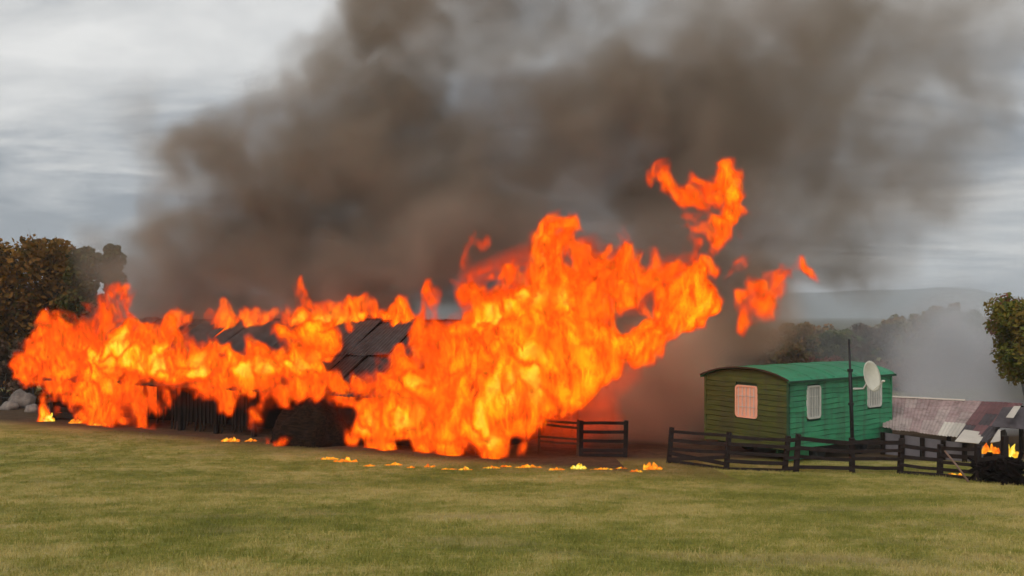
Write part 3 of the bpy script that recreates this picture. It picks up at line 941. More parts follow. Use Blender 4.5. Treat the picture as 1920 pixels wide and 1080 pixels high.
fence("short_fence", "free-standing dark rail panel between the flames and the caravan", [(1089, 855, 1090, 791), (1172, 857, 1174, 791)], [[(.97, .97), (.72, .72), (.46, .46), (.18, .20), (.05, .06)]], pw=.14, rh=.11)
fence("fence_rails", "partly burnt rails vanishing into the orange smoke beside the dark panel", [(1010, 852, 1012, 783), (1083, 855, 1084, 789)], [[(.96, .94), (.84, .80), (.50, .48), (.38, .36)]], m=surf("glowing_fence_wood", (0.10, 0.05, 0.03), .8, .4, 5), pw=.08, rh=.07)
# left background fence rail and stone heap
fence("wire_fence", "thin grey rail fence under the dark oak at the lawn's far edge", [(-30, 762, -30, 724), (30, 760, 30, 726), (62, 758, 62, 728)], [[(.95, .95), (.45, .45)], [(.95, .95), (.45, .45)]], m=surf("grey_fence_wood", (.16, .15, .14), .8, .3, 5), pw=.08, rh=.06)
stonem = surf("pale_stone", (0.30, 0.24, 0.20), .9, .4, 2.5, col2=(.12, .10, .09), bump=.6)
def stone(px, py, rw, rh_, seed, label):
    p = gp(px, py); s0 = p.y / F
    bm = bmesh.new(); bmesh.ops.create_icosphere(bm, subdivisions=3, radius=1)
    for v_ in bm.verts:
        n_ = mnoise.noise(v_.co * 1.3 + Vector((seed, 0, 0))) * .35 + mnoise.noise(v_.co * 3.1 + Vector((seed, 5, 0))) * .12
        v_.co = v_.co * (1 + n_); v_.co.x *= rw * s0; v_.co.y *= rw * s0 * .8; v_.co.z *= rh_ * s0
    me = bpy.data.meshes.new("stone"); bm.to_mesh(me); bm.free(); me.polygons.foreach_set("use_smooth", [True] * len(me.polygons)); me.materials.append(stonem)
    o = link("stone", me); o.location = p + Vector((0, 0, rh_ * s0 * .45)); tag(o, label, "stone"); return o
stone(38, 764, 24, 22, 1, "largest pale boulder lying beside the flames' far end")
stone(18, 768, 16, 12, 2, "low flat boulder in front of the largest pale one")
stone(60, 772, 13, 10, 3, "small boulder nearest the flames")

# diagonal pole leaning on the fence
a = gp(1818, 905); b_ = at(1771, 845, a.y + .55)
mb = MB(); mb.tube([a + Vector((0, 0, -.02)), (a + b_) / 2 + Vector((0, 0, .02)), b_], [.03, .028, .022], 7)
wood = surf("weathered_stick", (0.24, 0.15, 0.11), .8, .4, 5)
tag(mb.build("stick", wood, None, smooth=True), "pale brown stick propped against the fence near the burning shed", "stick")

# ================================================================== RIGHT SHED
sh0 = at(1655, 745, 34.0); sh1 = at(1915, 758, 31.0); se0 = at(1655, 808, 30.2); se1 = at(1850, 834, 27.9)
sh = empty("collapsed_shed", (se0.x, se0.y, 0)); O = Vector((se0.x, se0.y, 0))
tag(sh, "low shed with patched pinkish sheet roof charring at one end", "shed")
pinks = [surf("pinkish_sheet", (0.42, 0.30, 0.28), .6, .25, 1.8, col2=(.32, .21, .20), bump=.15, stain=.4), surf("pale_sheet", (0.47, 0.36, 0.33), .6, .25, 2, bump=.15, stain=.4),
         surf("red_rust_sheet", (0.20, 0.095, 0.095), .7, .3, 2.5, bump=.2), surf("sooty_sheet", (0.085, 0.07, 0.075), .7, .4, 2.5, bump=.2), surf("cream_sheet", (0.62, 0.56, 0.48), .5, .15, 2)]
rows_, cols_ = 3, 11
pat = ["00100000222 3".replace(" ", ""), "10110111232", "11111114113"]
pat = ["00100000222", "01000101232", "11101144323"]
def bil(s_, t_):     # s along, t up the slope
    return se0.lerp(se1, s_).lerp(sh0.lerp(sh1, s_), t_)
for r_ in range(rows_):
    for c_ in range(cols_):
        k = int(pat[2 - (2 - r_)][c_]) if False else int(pat[rows_ - 1 - r_][c_])
        s0, s1 = c_ / cols_, (c_ + 1.06) / cols_; t0, t1 = r_ / rows_, (r_ + 1.08) / rows_
        up = .035 * (rows_ - r_) + (c_ % 2) * .008
        nW = 12; vs = []
        wob = random.uniform(-.02, .03)
        for j, tt in enumerate((t0, t1)):
            for i in range(nW + 1):
                p = bil(s0 + (s1 - s0) * i / nW, tt) - O
                vs.append(p + Vector((0, 0, up - (.03 if j else 0) + .012 * math.sin(i / nW * 3 * 2 * math.pi) + wob * (1 - j))))
        kk = nW + 1; vs += [v_ - Vector((0, 0, .012)) for v_ in vs]
        fs = [(i, i + 1, kk + i + 1, kk + i) for i in range(nW)] + [(2 * kk + i + 1, 2 * kk + i, 3 * kk + i, 3 * kk + i + 1) for i in range(nW)] + [(i, 2 * kk + i, 2 * kk + i + 1, i + 1) for i in range(nW)]
        mb = MB(); mb.add(vs, fs); mb.build("roof_sheet", pinks[k], sh)
mb = MB(); mb.beam(sh0 - O + Vector((0, 0, .05)), sh0.lerp(sh1, .62) - O + Vector((0, 0, .05)), .12, .05); mb.build("ridge_cap", pinks[4], sh)
# torn pale sheets near the charred end
def torn(pxs, d, m):
    P = [at(x, y, d + dd) - O for x, y, dd in pxs]
    nrm_ = (P[1] - P[0]).cross(P[2] - P[0]).normalized() * .015
    mb = MB(); n_ = len(P); mb.add(P + [p + nrm_ for p in P], [tuple(range(n_)), tuple(reversed(range(n_, 2 * n_)))] + [(k, (k + 1) % n_, n_ + (k + 1) % n_, n_ + k) for k in range(n_)])
    mb.build("loose_sheet", m, sh)
torn([(1790, 828, -.4), (1835, 832, -.4), (1850, 812, .6), (1808, 806, .6)], 28.2, pinks[4])
torn([(1857, 830, -.3), (1874, 828, -.3), (1887, 808, .6), (1872, 806, .6)], 27.6, pinks[4])
torn([(1886, 783, -.2), (1900, 784, -.2), (1914, 762, .6), (1901, 762, .6)], 28.6, pinks[4])
torn([(1858, 800, -.3), (1930, 806, -.3), (1935, 764, .9), (1880, 764, .9)], 28.8, pinks[3])
# walls and posts
mb = MB(); a = se0 - O; b_ = se1 - O
mb.hexa([(a.x, a.y + .15, -.1), (b_.x, b_.y + .15, -.1), (b_.x, b_.y + .2, -.1), (a.x, a.y + .2, -.1), (a.x, a.y + .15, a.z - .06), (b_.x, b_.y + .15, b_.z - .06), (b_.x, b_.y + .2, b_.z - .06), (a.x, a.y + .2, a.z - .06)])
mb.build("front_wall", surf("grey_wall", (.16, .14, .15), .9, .3, 2), sh)
for s1_, t_ in ((0, 0), (.2, 0), (.4, 0), (.6, 0), (.8, 0), (1, 0), (0, 1), (.5, 1), (1, 1)):
    p = bil(s1_, t_) - O; mb = MB(); mb.beam((p.x, p.y, -.1), (p.x, p.y, p.z - .05), .11, .11); mb.build("post", charred, sh)
p = at(1882, 810, 27.3); g_ = gp(1884, 900)
mb = MB(); mb.beam(g_ - O, p - O, .14, .14, up=(0, 1, 0)); mb.build("post", charred, sh)
# burnt debris in front of the shed
def debris(px, py, wd, ht, n_, label, seed):
    rr = random.Random(seed); p = gp(px, py); mb = MB()
    for i in range(n_):
        q = rr.random(); x = rr.uniform(-wd, wd) * (1 - .5 * q); y_ = rr.uniform(-.35, .35); z_ = q * ht * (1 - abs(x) / wd * .5)
        d_ = Vector((rr.gauss(0, 1), rr.gauss(0, .6), rr.gauss(0, .7))).normalized(); l_ = rr.uniform(.12, .34)
        mb.beam(Vector((x, y_, z_ + .05)) - d_ * l_, Vector((x, y_, z_ + .05)) + d_ * l_, rr.uniform(.04, .16), rr.uniform(.03, .1), jit=.03)
    o = mb.build("debris_heap", dark_in, None); o.location = p; o["kind"] = "thing"; return tag(o, label, "debris")
debris(1862, 905, .42, .55, 70, "charred debris heap just inside the fence's last post", 1)
debris(1904, 909, .34, .62, 60, "sooty debris heap behind the last post by the shed fire", 2)

# ================================================================== FIRE
STEP = 0.068
U0, V0, Z0 = -3.4, -2.6, -0.3
SH = (int(37.0 / STEP), int(9.6 / STEP), int(11.2 / STEP))
gu = (U0 + STEP * np.arange(SH[0])).astype(np.float32)
gv = (V0 + STEP * np.arange(SH[1])).astype(np.float32)
gzz = (Z0 + STEP * np.arange(SH[2])).astype(np.float32)
def capsule(Fd, a, b, ra, rb, vs=1.0):
    """raise Fd (metres inside) with a tapered capsule; vs<1 makes it thinner across the barn"""
    a = np.array(a, np.float32); b = np.array(b, np.float32)
    rm = max(ra, rb) + 1.2
    lo = np.minimum(a, b) - rm; hi = np.maximum(a, b) + rm
    i0 = [max(0, int((lo[k] - o) / STEP)) for k, o in enumerate((U0, V0, Z0))]
    i1 = [min(SH[k], int((hi[k] - o) / STEP) + 1) for k, o in enumerate((U0, V0, Z0))]
    if any(i1[k] <= i0[k] for k in range(3)): return
    x = gu[i0[0]:i1[0]][:, None, None]; y = gv[i0[1]:i1[1]][None, :, None]; z = gzz[i0[2]:i1[2]][None, None, :]
    d = b - a; dd = float(d @ d) + 1e-9
    t = np.clip(((x - a[0]) * d[0] + (y - a[1]) * d[1] + (z - a[2]) * d[2]) / dd, 0, 1)
    q = (x - a[0] - t * d[0]) ** 2 + ((y - a[1] - t * d[1]) / vs) ** 2 + (z - a[2] - t * d[2]) ** 2
    val = (ra + (rb - ra) * t) - np.sqrt(q)
    s_ = Fd[i0[0]:i1[0], i0[1]:i1[1], i0[2]:i1[2]]
    np.maximum(s_, val, out=s_)
def P3(px, py, dv=0.0):
    d = barn_depth(px); q = at(px, py, d); u_, v_, z_ = to_uv(q)
    # push dv metres further along the view ray
    q = at(px, py, d + dv); return to_uv(q)
def rad(px, r_px): return (r_px + 6.5 * math.exp(-r_px / 11)) * barn_depth(px) / F
def chain(Fd, pts_, vs=0.8, dv=0.0):
    for k in range(len(pts_) - 1):
        (x0, y0, r0), (x1, y1, r1) = pts_[k][:3], pts_[k + 1][:3]
        d0 = pts_[k][3] if len(pts_[k]) > 3 else dv; d1 = pts_[k + 1][3] if len(pts_[k + 1]) > 3 else dv
        capsule(Fd, P3(x0, y0, d0), P3(x1, y1, d1), rad(x0, r0), rad(x1, r1), vs)
Fd = np.full(SH, -1.2, np.float32)
C = [
 # far end mass
 [(62, 690, 32), (105, 660, 32)], [(105, 668, 36), (165, 655, 48), (235, 660, 46)], [(110, 735, 36), (100, 775, 22)], [(150, 700, 56), (150, 765, 38)],
 [(210, 690, 56), (215, 765, 40)], [(265, 690, 44), (262, 765, 36)], [(190, 640, 30), (215, 605, 20), (238, 575, 12)], [(225, 640, 26), (248, 592, 11), (252, 572, 6)],
 [(150, 640, 26), (165, 612, 11)], [(300, 650, 20), (314, 625, 9)],
 [(85, 782, 12), (160, 790, 16), (250, 792, 16), (290, 792, 10)], [(670, 846, 14), (760, 850, 16), (860, 852, 16), (960, 852, 14)],
 # band along the eave
 [(270, 690, 38), (360, 700, 27), (450, 698, 32), (540, 696, 32), (590, 702, 20)], [(500, 668, 16), (550, 648, 14), (610, 630, 12)], [(400, 725, 12), (560, 735, 14)],
 [(420, 715, 14), (424, 745, 7)], [(505, 710, 20), (470, 745, 9), (468, 815, 5)], [(300, 720, 12), (300, 745, 6)], [(560, 655, 22), (622, 620, 10, 2.5)],
 # right mass
 [(630, 735, 26), (700, 722, 46), (790, 690, 56), (880, 650, 66)], [(690, 780, 46), (790, 775, 66), (900, 770, 72), (990, 745, 62)], [(700, 830, 24), (820, 835, 24), (940, 832, 22)],
 [(800, 650, 36), (850, 600, 36), (900, 570, 34), (960, 565, 38)], [(880, 640, 66), (980, 640, 76), (1070, 650, 66)], [(990, 580, 46), (1040, 560, 46), (1100, 560, 38)],
 [(1020, 545, 32), (1040, 490, 20), (1046, 450, 11), (1046, 425, 5)], [(1070, 500, 22), (1062, 455, 10)], [(1100, 545, 32), (1138, 505, 22), (1155, 470, 18), (1165, 445, 9)], [(1140, 540, 24), (1185, 528, 18), (1198, 512, 8)],
 [(1000, 540, 24), (1005, 490, 12), (1012, 470, 5)], [(970, 500, 5), (980, 450, 5), (1000, 415, 4)], [(880, 560, 16), (890, 535, 7)], [(935, 545, 14), (945, 528, 6)],
 [(1050, 625, 52), (1110, 650, 46), (1170, 658, 36)], [(1080, 690, 48), (1150, 680, 36), (1200, 650, 32)], [(1000, 740, 50), (1060, 730, 40), (1110, 700, 34)], [(1010, 775, 22), (1060, 760, 18)],
 [(770, 612, 22, 1), (830, 600, 34)], [(700, 705, 30), (780, 655, 30)], [(630, 722, 20), (700, 705, 26)], [(520, 625, 12, 2), (560, 610, 12, 3)], [(600, 640, 12, 2), (640, 610, 12, 3.4)],
 [(478, 800, 8, -.9), (492, 762, 9, -1), (540, 738, 10, -1), (600, 738, 10, -1), (640, 765, 12, -1), (655, 815, 14, -.6)], [(300, 745, 8), (295, 800, 8)], [(270, 724, 9, -1.1), (420, 728, 9, -1.1), (570, 740, 9, -1.1)], [(505, 765, 6, -1.4), (498, 818, 7, -1.4)], [(640, 770, 9, -1.3), (665, 825, 12, -1.2)], [(530, 750, 8, -1.5), (600, 748, 8, -1.5)], [(525, 790, 3, -1.7), (528, 822, 5, -1.7)],
 # leaning plume
 [(1170, 660, 34, 0.2), (1235, 645, 32, 0.5), (1278, 606, 26, 0.8), (1300, 575, 15, 1)], [(1215, 618, 22, 0.4), (1243, 570, 15, 0.7), (1262, 530, 10, 1), (1284, 500, 9, 1.2), (1300, 476, 10, 1.2)],
 [(1285, 592, 15, 1), (1314, 556, 10, 1.2), (1342, 522, 9, 1.4), (1388, 498, 5, 1.6)],
 [(1290, 482, 9, 1.2), (1312, 462, 12, 1.3), (1335, 430, 12, 1.4), (1348, 400, 16, 1.5), (1332, 368, 14, 1.6), (1322, 350, 6, 1.7)], [(1280, 400, 9, 1.5), (1262, 380, 12, 1.5), (1238, 365, 10, 1.5), (1212, 350, 5, 1.5)], [(1222, 380, 4, 1.5), (1235, 410, 4, 1.5), (1240, 430, 2, 1.5)],
 [(1375, 574, 8, 1.6), (1405, 556, 13, 1.7), (1440, 528, 12, 1.8), (1458, 512, 6, 1.9)], [(1458, 512, 4, 1.9), (1478, 490, 2, 2)],
 [(1105, 630, 36), (1135, 605, 22)], [(1268, 560, 9, 1), (1282, 515, 9, 1.1), (1300, 480, 10, 1.2)], [(1335, 440, 10, 1.3), (1352, 405, 10, 1.5)], [(1020, 545, 20), (1034, 480, 12), (1040, 435, 7)], [(1140, 520, 18), (1160, 470, 13), (1168, 440, 7)], [(968, 520, 6), (978, 460, 5), (998, 420, 4)],
]
for c_ in C: chain(Fd, c_, dv=-.5)
# ridge-line flames stand on the ridge, four metres behind the front wall
RD = 5.0
rt = random.Random(77)
for c_ in C:
    for k in range(len(c_) - 1):
        (x0, y0, r0), (x1, y1, r1) = c_[k][:3], c_[k + 1][:3]
        L_ = math.hypot(x1 - x0, y1 - y0)
        for _ in range(int(2 + (L_ + (r0 + r1)) / 16)):
            f_ = rt.random(); x = x0 + (x1 - x0) * f_; y = y0 + (y1 - y0) * f_; r_ = r0 + (r1 - r0) * f_
            if r_ < 6 or y > 770: continue
            a_ = rt.gauss(-.15, .7); dv_ = (c_[k][3] if len(c_[k]) > 3 else -.5) + rt.uniform(-.5, .5)
            sx, sy = x + math.sin(a_) * r_ * .8, y - math.cos(a_) * r_ * .8
            h = rt.uniform(.35, 1.0) * min(r_, 34) + 6; h *= .45 if 300 < x < 640 else (.6 if x > 1180 else 1); ln_ = h * rt.uniform(-.1, .75); w0 = rt.uniform(.14, .28) * h + 2
            chain(Fd, [(sx, sy, w0, dv_), (sx + ln_ * .35 + rt.uniform(-3, 3), sy - h * .5, w0 * .7, dv_), (sx + ln_, sy - h, 1.2, dv_)], 1.0)
for _ in range(46):      # torn-off flakes of flame above the mass
    x = rt.uniform(850, 1380); y = 600 - (x - 850) * .32 - rt.uniform(10, 90) if x < 1180 else 560 - (x - 1180) * .5 - rt.uniform(-40, 90)
    r_ = rt.uniform(1.6, 4); chain(Fd, [(x, y, r_, .6), (x + rt.uniform(2, 14), y - rt.uniform(6, 20), r_ * .5, .6)], 1.0)
# gaps: roof showing between the flames, dark bays under the eave
def hole(pts_, amt=1.0):
    H = np.full(SH, -1.2, np.float32)
    for (x0, y0, r0, dv0), (x1, y1, r1, dv1) in zip(pts_[:-1], pts_[1:]):
        for dvv in (-3.0, -1.5, 0.0, 1.5):
            capsule(H, P3(x0, y0, dv0 + dvv), P3(x1, y1, dv1 + dvv), rad(x0, r0), rad(x1, r1), 1.6)
    np.minimum(Fd, np.where(H > -.5, -H * amt, 9).astype(np.float32), out=Fd)
hole([(345, 632, 16, .5), (480, 630, 14, .5), (620, 628, 8, 1.5)]); hole([(1180, 590, 13, .3), (1212, 560, 16, .5), (1225, 500, 20, .8)]); hole([(1290, 545, 4, 1), (1310, 525, 5, 1.2)])
hole([(735, 632, 12, .3), (675, 658, 16, .3), (612, 690, 11, 0)]); hole([(325, 785, 26, 0), (350, 782, 34, 0), (425, 790, 26, 0)], 1.2)
hole([(520, 798, 40, 0), (580, 800, 45, 0)], 1.2)

rr = random.Random(3)
chain(Fd, [(322, 600, 13, RD), (450, 595, 14, RD), (560, 592, 15, RD), (680, 590, 14, RD), (770, 586, 16, RD)], 1.0)
for x, h, r0 in ((345, 14, 5), (380, 12, 5), (425, 28, 8), (462, 22, 8), (486, 26, 7), (530, 22, 9), (555, 45, 12), (575, 58, 13), (590, 30, 8), (640, 34, 9), (668, 32, 9), (690, 22, 7), (720, 20, 8), (742, 30, 10), (765, 24, 9)):
    chain(Fd, [(x, 600, r0 * 1.5, RD), (x + rr.uniform(-4, 12), 600 - h * .6, r0 * 1.2, RD), (x + rr.uniform(0, 16), 600 - h, r0 * .6, RD)], 1.0)
rg = np.random.default_rng(11)
def cells(m): return tuple(np.array(m, float) / STEP)
Fd += 0.15 * fbm(SH, cells((1.0, 1.0, 1.4)), 5, rg, .66) - 0.02
_b = np.clip((gu[:, None] - 23.5) / 2.5, 0, 1) * np.clip((gzz[None, :] - 3.6) / 1.5, 0, 1) * .08
_b = np.maximum(_b, np.clip((gzz[None, :] - 5.0) / 1.5, 0, 1) * .03).astype(np.float32)
Fd += np.where(Fd > -.5, _b[:, None, :], 0)
# streaky texture: thin bright sheets between darker folds
rid = fbm(SH, cells((.55, .55, 1.05)), 4, rg, .75, ridged=True)
big = fbm(SH, cells((2.2, 2.0, 2.2)), 2, rg, .5)
# hot cores
Hd = np.full(SH, -1.2, np.float32)
for c_ in ([(200, 672, 26), (245, 660, 32), (300, 682, 28), (360, 692, 20)], [(80, 780, 16), (130, 782, 12)], [(900, 735, 18), (905, 790, 26), (915, 832, 20)], [(905, 780, 12), (950, 740, 12), (965, 715, 12)], [(945, 775, 10), (985, 745, 12), (990, 715, 8)],
           [(890, 572, 18), (940, 560, 24), (1010, 556, 18)], [(530, 670, 10), (560, 665, 18)], [(680, 795, 18), (700, 800, 12)], [(455, 603, 9, RD), (475, 603, 8, RD)], [(1040, 560, 14), (1080, 575, 10)],
           [(180, 690, 14), (200, 720, 12)], [(560, 600, 9, RD), (720, 598, 9, RD)], [(430, 668, 14), (520, 690, 12)], [(1010, 670, 14), (1015, 700, 10)], [(760, 820, 10), (800, 700, 12)]):
    chain(Hd, c_, 5.5, dv=-0.7)
hot = np.clip(Hd / .35 + .35, 0, 1)
G = np.clip((Fd + 0.50 * (rid - 0.36)) / 0.34, 0, 1)
tex = np.clip(0.36 + 1.80 * (rid - 0.30) + 0.26 * big, 0.07, 1.9)
G = G * (tex * (1 + .25 * hot) + 2.2 * hot * np.clip(.35 + 1.2 * rid, .2, 1.6))
# turbulence: three scales of swirl, larger further up
up = np.clip((gzz - 0.5) / 3.0, 0.3, 1.15)[None, None, :]
calm = np.where((gu < 19)[:, None], np.clip(3.0 - gv, .45, 1.0)[None, :], 1.0).astype(np.float32)[:, :, None]
for m_, amp in (((1.5, 1.3, 1.7), .24), ((.7, .7, .8), .15), ((.33, .33, .38), .08), ((.18, .18, .22), .035)):
    D = [fbm(SH, cells(m_), 1, rg) * amp / STEP * up * calm * k for k in (1.0, 0.6, 1.1)]
    G = warp(G, D)
del D
G[G < 0.03] = 0
G[:2] = 0; G[-2:] = 0; G[:, :2] = 0; G[:, -2:] = 0; G[:, :, -2:] = 0
G[:, :, :max(0, int((0.0 - Z0) / STEP))] = 0

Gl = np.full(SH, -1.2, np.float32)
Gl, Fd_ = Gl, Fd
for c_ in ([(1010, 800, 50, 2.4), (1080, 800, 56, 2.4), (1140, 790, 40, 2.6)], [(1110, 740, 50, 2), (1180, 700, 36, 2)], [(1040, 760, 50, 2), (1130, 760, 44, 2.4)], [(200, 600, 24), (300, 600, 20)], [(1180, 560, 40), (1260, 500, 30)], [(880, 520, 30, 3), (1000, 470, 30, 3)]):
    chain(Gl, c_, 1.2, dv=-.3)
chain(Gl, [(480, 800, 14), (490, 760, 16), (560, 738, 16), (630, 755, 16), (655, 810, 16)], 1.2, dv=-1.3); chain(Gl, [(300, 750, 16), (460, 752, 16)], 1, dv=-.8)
glow = np.clip(Gl / .8, 0, 1) * np.clip(.55 + .3 * big, .1, 1) * .15  # faint emission stands in for firelight scattered by the smoke here
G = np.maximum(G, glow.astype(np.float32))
G[:2] = 0; G[-2:] = 0; G[:, :2] = 0; G[:, -2:] = 0; G[:, :, -2:] = 0
fm, t = mat("flame_gas")
out = N(t, "ShaderNodeOutputMaterial")
vi = N(t, "ShaderNodeVolumeInfo")
K = 9.0
dens = vi.outputs["Density"]
rp = ramp(t, [(0.0, (.30, .018, .001)), (.12, (.62, .040, .0015)), (.26, (.90, .065, .002)), (.38, (1.0, .120, .0025)), (.50, (1.0, .25, .003)), (.64, (1.0, .42, .005)), (.80, (1.0, .66, .010)), (.96, (1.0, .72, .06))])
tcn = N(t, "ShaderNodeTexCoord"); mpn = N(t, "ShaderNodeMapping"); mpn.inputs["Scale"].default_value = (1.1, 1.1, .42); lk(t, tcn.outputs["Object"], mpn.inputs[0])
nz_ = N(t, "ShaderNodeTexNoise"); nz_.inputs["Scale"].default_value = 2.9; nz_.inputs["Detail"].default_value = 4; nz_.inputs["Roughness"].default_value = .65; nz_.inputs["Distortion"].default_value = .8
lk(t, mpn.outputs[0], nz_.inputs[0])
fil_ = math_n(t, "SUBTRACT", 1.0, math_n(t, "MULTIPLY", math_n(t, "ABSOLUTE", math_n(t, "SUBTRACT", nz_.outputs["Fac"], .5)), 7.0))
idx = math_n(t, "MULTIPLY_ADD", dens, 0.46, math_n(t, "MULTIPLY", math_n(t, "SUBTRACT", fil_, .50), .40))
lk(t, idx, rp.inputs[0])
ext = math_n(t, "MULTIPLY", math_n(t, "MINIMUM", math_n(t, "POWER", math_n(t, "MULTIPLY", dens, 1.9), 1.3), 1.0), K)
em = N(t, "ShaderNodeEmission"); lk(t, rp.outputs[0], em.inputs[0]); lk(t, math_n(t, "MULTIPLY", ext, 1.5), em.inputs[1])
ab = N(t, "ShaderNodeVolumeAbsorption"); ab.inputs[0].default_value = (0, 0, 0, 1); lk(t, ext, ab.inputs["Density"])
ad = N(t, "ShaderNodeAddShader"); lk(t, em.outputs[0], ad.inputs[0]); lk(t, ab.outputs[0], ad.inputs[1]); lk(t, ad.outputs[0], out.inputs["Volume"])

fire = empty("fire", P0, BARN_RZ)
tag(fire, "towering mass of orange flames wrapping the burning barn and leaning away from it", "fire", kind="stuff")
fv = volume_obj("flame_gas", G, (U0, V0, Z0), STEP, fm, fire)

# the flames' outer sheets: a surface drawn through the same gas, carrying the finest filaments
fire_me = bpy.data.meshes.new("flame_sheet")
fo = link("flame_sheet", fire_me, fire)
ngf = bpy.data.node_groups.new("flame_sheet", "GeometryNodeTree")
ngf.interface.new_socket("Geometry", in_out="INPUT", socket_type="NodeSocketGeometry")
ngf.interface.new_socket("Geometry", in_out="OUTPUT", socket_type="NodeSocketGeometry")
n = ngf.nodes; L = ngf.links.new
go_ = n.new("NodeGroupOutput"); oi = n.new("GeometryNodeObjectInfo"); oi.inputs["Object"].default_value = fv
v2m = n.new("GeometryNodeVolumeToMesh"); v2m.resolution_mode = "VOXEL_SIZE"; v2m.inputs["Voxel Size"].default_value = 0.11; v2m.inputs["Threshold"].default_value = 0.22
L(oi.outputs["Geometry"], v2m.inputs[0]); L(v2m.outputs[0], go_.inputs[0])
md = fo.modifiers.new("m", "NODES"); md.node_group = ngf
dg = bpy.context.evaluated_depsgraph_get()
ev = fo.evaluated_get(dg)
nm = bpy.data.meshes.new_from_object(ev)
fo.modifiers.clear(); nm.name = "flame_sheet"; fo.data = nm
nm.polygons.foreach_set("use_smooth", [True] * len(nm.polygons))
print("flame sheet faces", len(nm.polygons))
def flame_surface(name, scale, opac, bright=1.0, zst=.45):
    m, t = mat(name)
    out = N(t, "ShaderNodeOutputMaterial"); tcn = N(t, "ShaderNodeTexCoord")
    mpn = N(t, "ShaderNodeMapping"); mpn.inputs["Scale"].default_value = (1, 1, zst); lk(t, tcn.outputs["Object"], mpn.inputs[0])
    n1 = N(t, "ShaderNodeTexNoise"); n1.inputs["Scale"].default_value = scale; n1.inputs["Detail"].default_value = 4; n1.inputs["Roughness"].default_value = .6; n1.inputs["Distortion"].default_value = 1.2
    lk(t, mpn.outputs[0], n1.inputs[0])
    a = math_n(t, "ABSOLUTE", math_n(t, "SUBTRACT", n1.outputs["Fac"], .5))
    fil = math_n(t, "SUBTRACT", 1.0, math_n(t, "MULTIPLY", a, 11.0), clamp=True)
    rp_ = ramp(t, [(0, (.95, .07, .002)), (.5, (1, .17, .003)), (1, (1, .45, .006))]); lk(t, fil, rp_.inputs[0])
    e = N(t, "ShaderNodeEmission"); lk(t, rp_.outputs[0], e.inputs[0]); e.inputs[1].default_value = bright
    tr = N(t, "ShaderNodeBsdfTransparent"); mx = N(t, "ShaderNodeMixShader")
    lk(t, math_n(t, "MULTIPLY_ADD", fil, opac, .02), mx.inputs[0]); lk(t, tr.outputs[0], mx.inputs[1]); lk(t, e.outputs[0], mx.inputs[2])
    lk(t, mx.outputs[0], out.inputs[0]); return m
nm.materials.clear(); nm.materials.append(flame_surface("flame_sheet", 2.6, .13, 1.2))
fo["kind"] = "stuff"

# low flames on the ground: each a tuft of a few licks
def flame_tuft(name, px, py, wpx, hpx, seed, label, group=None, m=None, dd=0.0, zb_=None):
    rr = random.Random(seed)
    p = gp(px, py) if zb_ is None else at(px, py, zb_)
    s0 = p.y / F; W = wpx * s0; H = hpx * s0
    vsall = MB(); k_ = max(3, int(wpx / 6))
    for i in range(k_):
        x = (i + .5 + rr.uniform(-.3, .3)) / k_ - .5
        h = H * (1 - abs(x) * 1.1) * rr.uniform(.55, 1.1); r_ = max(W / k_ * rr.uniform(.7, 1.1), .03)
        nA, nR = 8, 8; vs = []; ln = rr.uniform(-.1, .35) * h; ph = rr.uniform(0, 6)
        for j in range(nR + 1):
            q = j / nR; rad_ = r_ * (math.sin(math.pi * min(1, .18 + q * .82)) ** .8) * (1 - .35 * q) + .002
            cx = x * W + ln * q * q + .12 * r_ * math.sin(q * 7 + ph); cyy = rr.uniform(-.1, .1) * r_
            for a_ in range(nA):
                th = 2 * math.pi * a_ / nA
                vs.append((cx + rad_ * math.cos(th), cyy + rad_ * math.sin(th) * .8, q * h - .01))
        fs = [(j * nA + a_, j * nA + (a_ + 1) % nA, (j + 1) * nA + (a_ + 1) % nA, (j + 1) * nA + a_) for j in range(nR) for a_ in range(nA)]
        vsall.add(vs, fs)
    o = vsall.build(name, m, None, smooth=True); o.location = p
    return tag(o, label, "flame", group)
def tuft_mat(name, c0, c1, c2):
    m, t = mat(name)
    out = N(t, "ShaderNodeOutputMaterial"); lw = N(t, "ShaderNodeLayerWeight"); lw.inputs[0].default_value = .5
    g = N(t, "ShaderNodeNewGeometry")
    nz = N(t, "ShaderNodeTexNoise"); nz.inputs["Scale"].default_value = 6; nz.inputs["Detail"].default_value = 4; lk(t, g.outputs["Position"], nz.inputs[0])
    f = math_n(t, "MULTIPLY_ADD", math_n(t, "SUBTRACT", nz.outputs["Fac"], .5), 2.4, .5)
    rp_ = ramp(t, [(0.1, c0), (.5, c1), (.9, c2)]); lk(t, f, rp_.inputs[0])
    e = N(t, "ShaderNodeEmission"); lk(t, rp_.outputs[0], e.inputs[0]); e.inputs[1].default_value = 1.1
    tr = N(t, "ShaderNodeBsdfTransparent"); mx = N(t, "ShaderNodeMixShader")
    soft = math_n(t, "POWER", lw.outputs["Facing"], 1.6)
    fac = math_n(t, "MULTIPLY", math_n(t, "SUBTRACT", 1.0, soft), math_n(t, "MULTIPLY_ADD", f, .9, .3), clamp=True)
    lk(t, fac, mx.inputs[0]); lk(t, tr.outputs[0], mx.inputs[1]); lk(t, e.outputs[0], mx.inputs[2]); lk(t, mx.outputs[0], out.inputs[0]); return m
TM_o = tuft_mat("low_flame", (.9, .09, .006), (1, .25, .012), (1, .6, .05))
TM_y = tuft_mat("bright_flame", (1, .25, .012), (1, .62, .03), (1, .95, .2))
rr = random.Random(9)
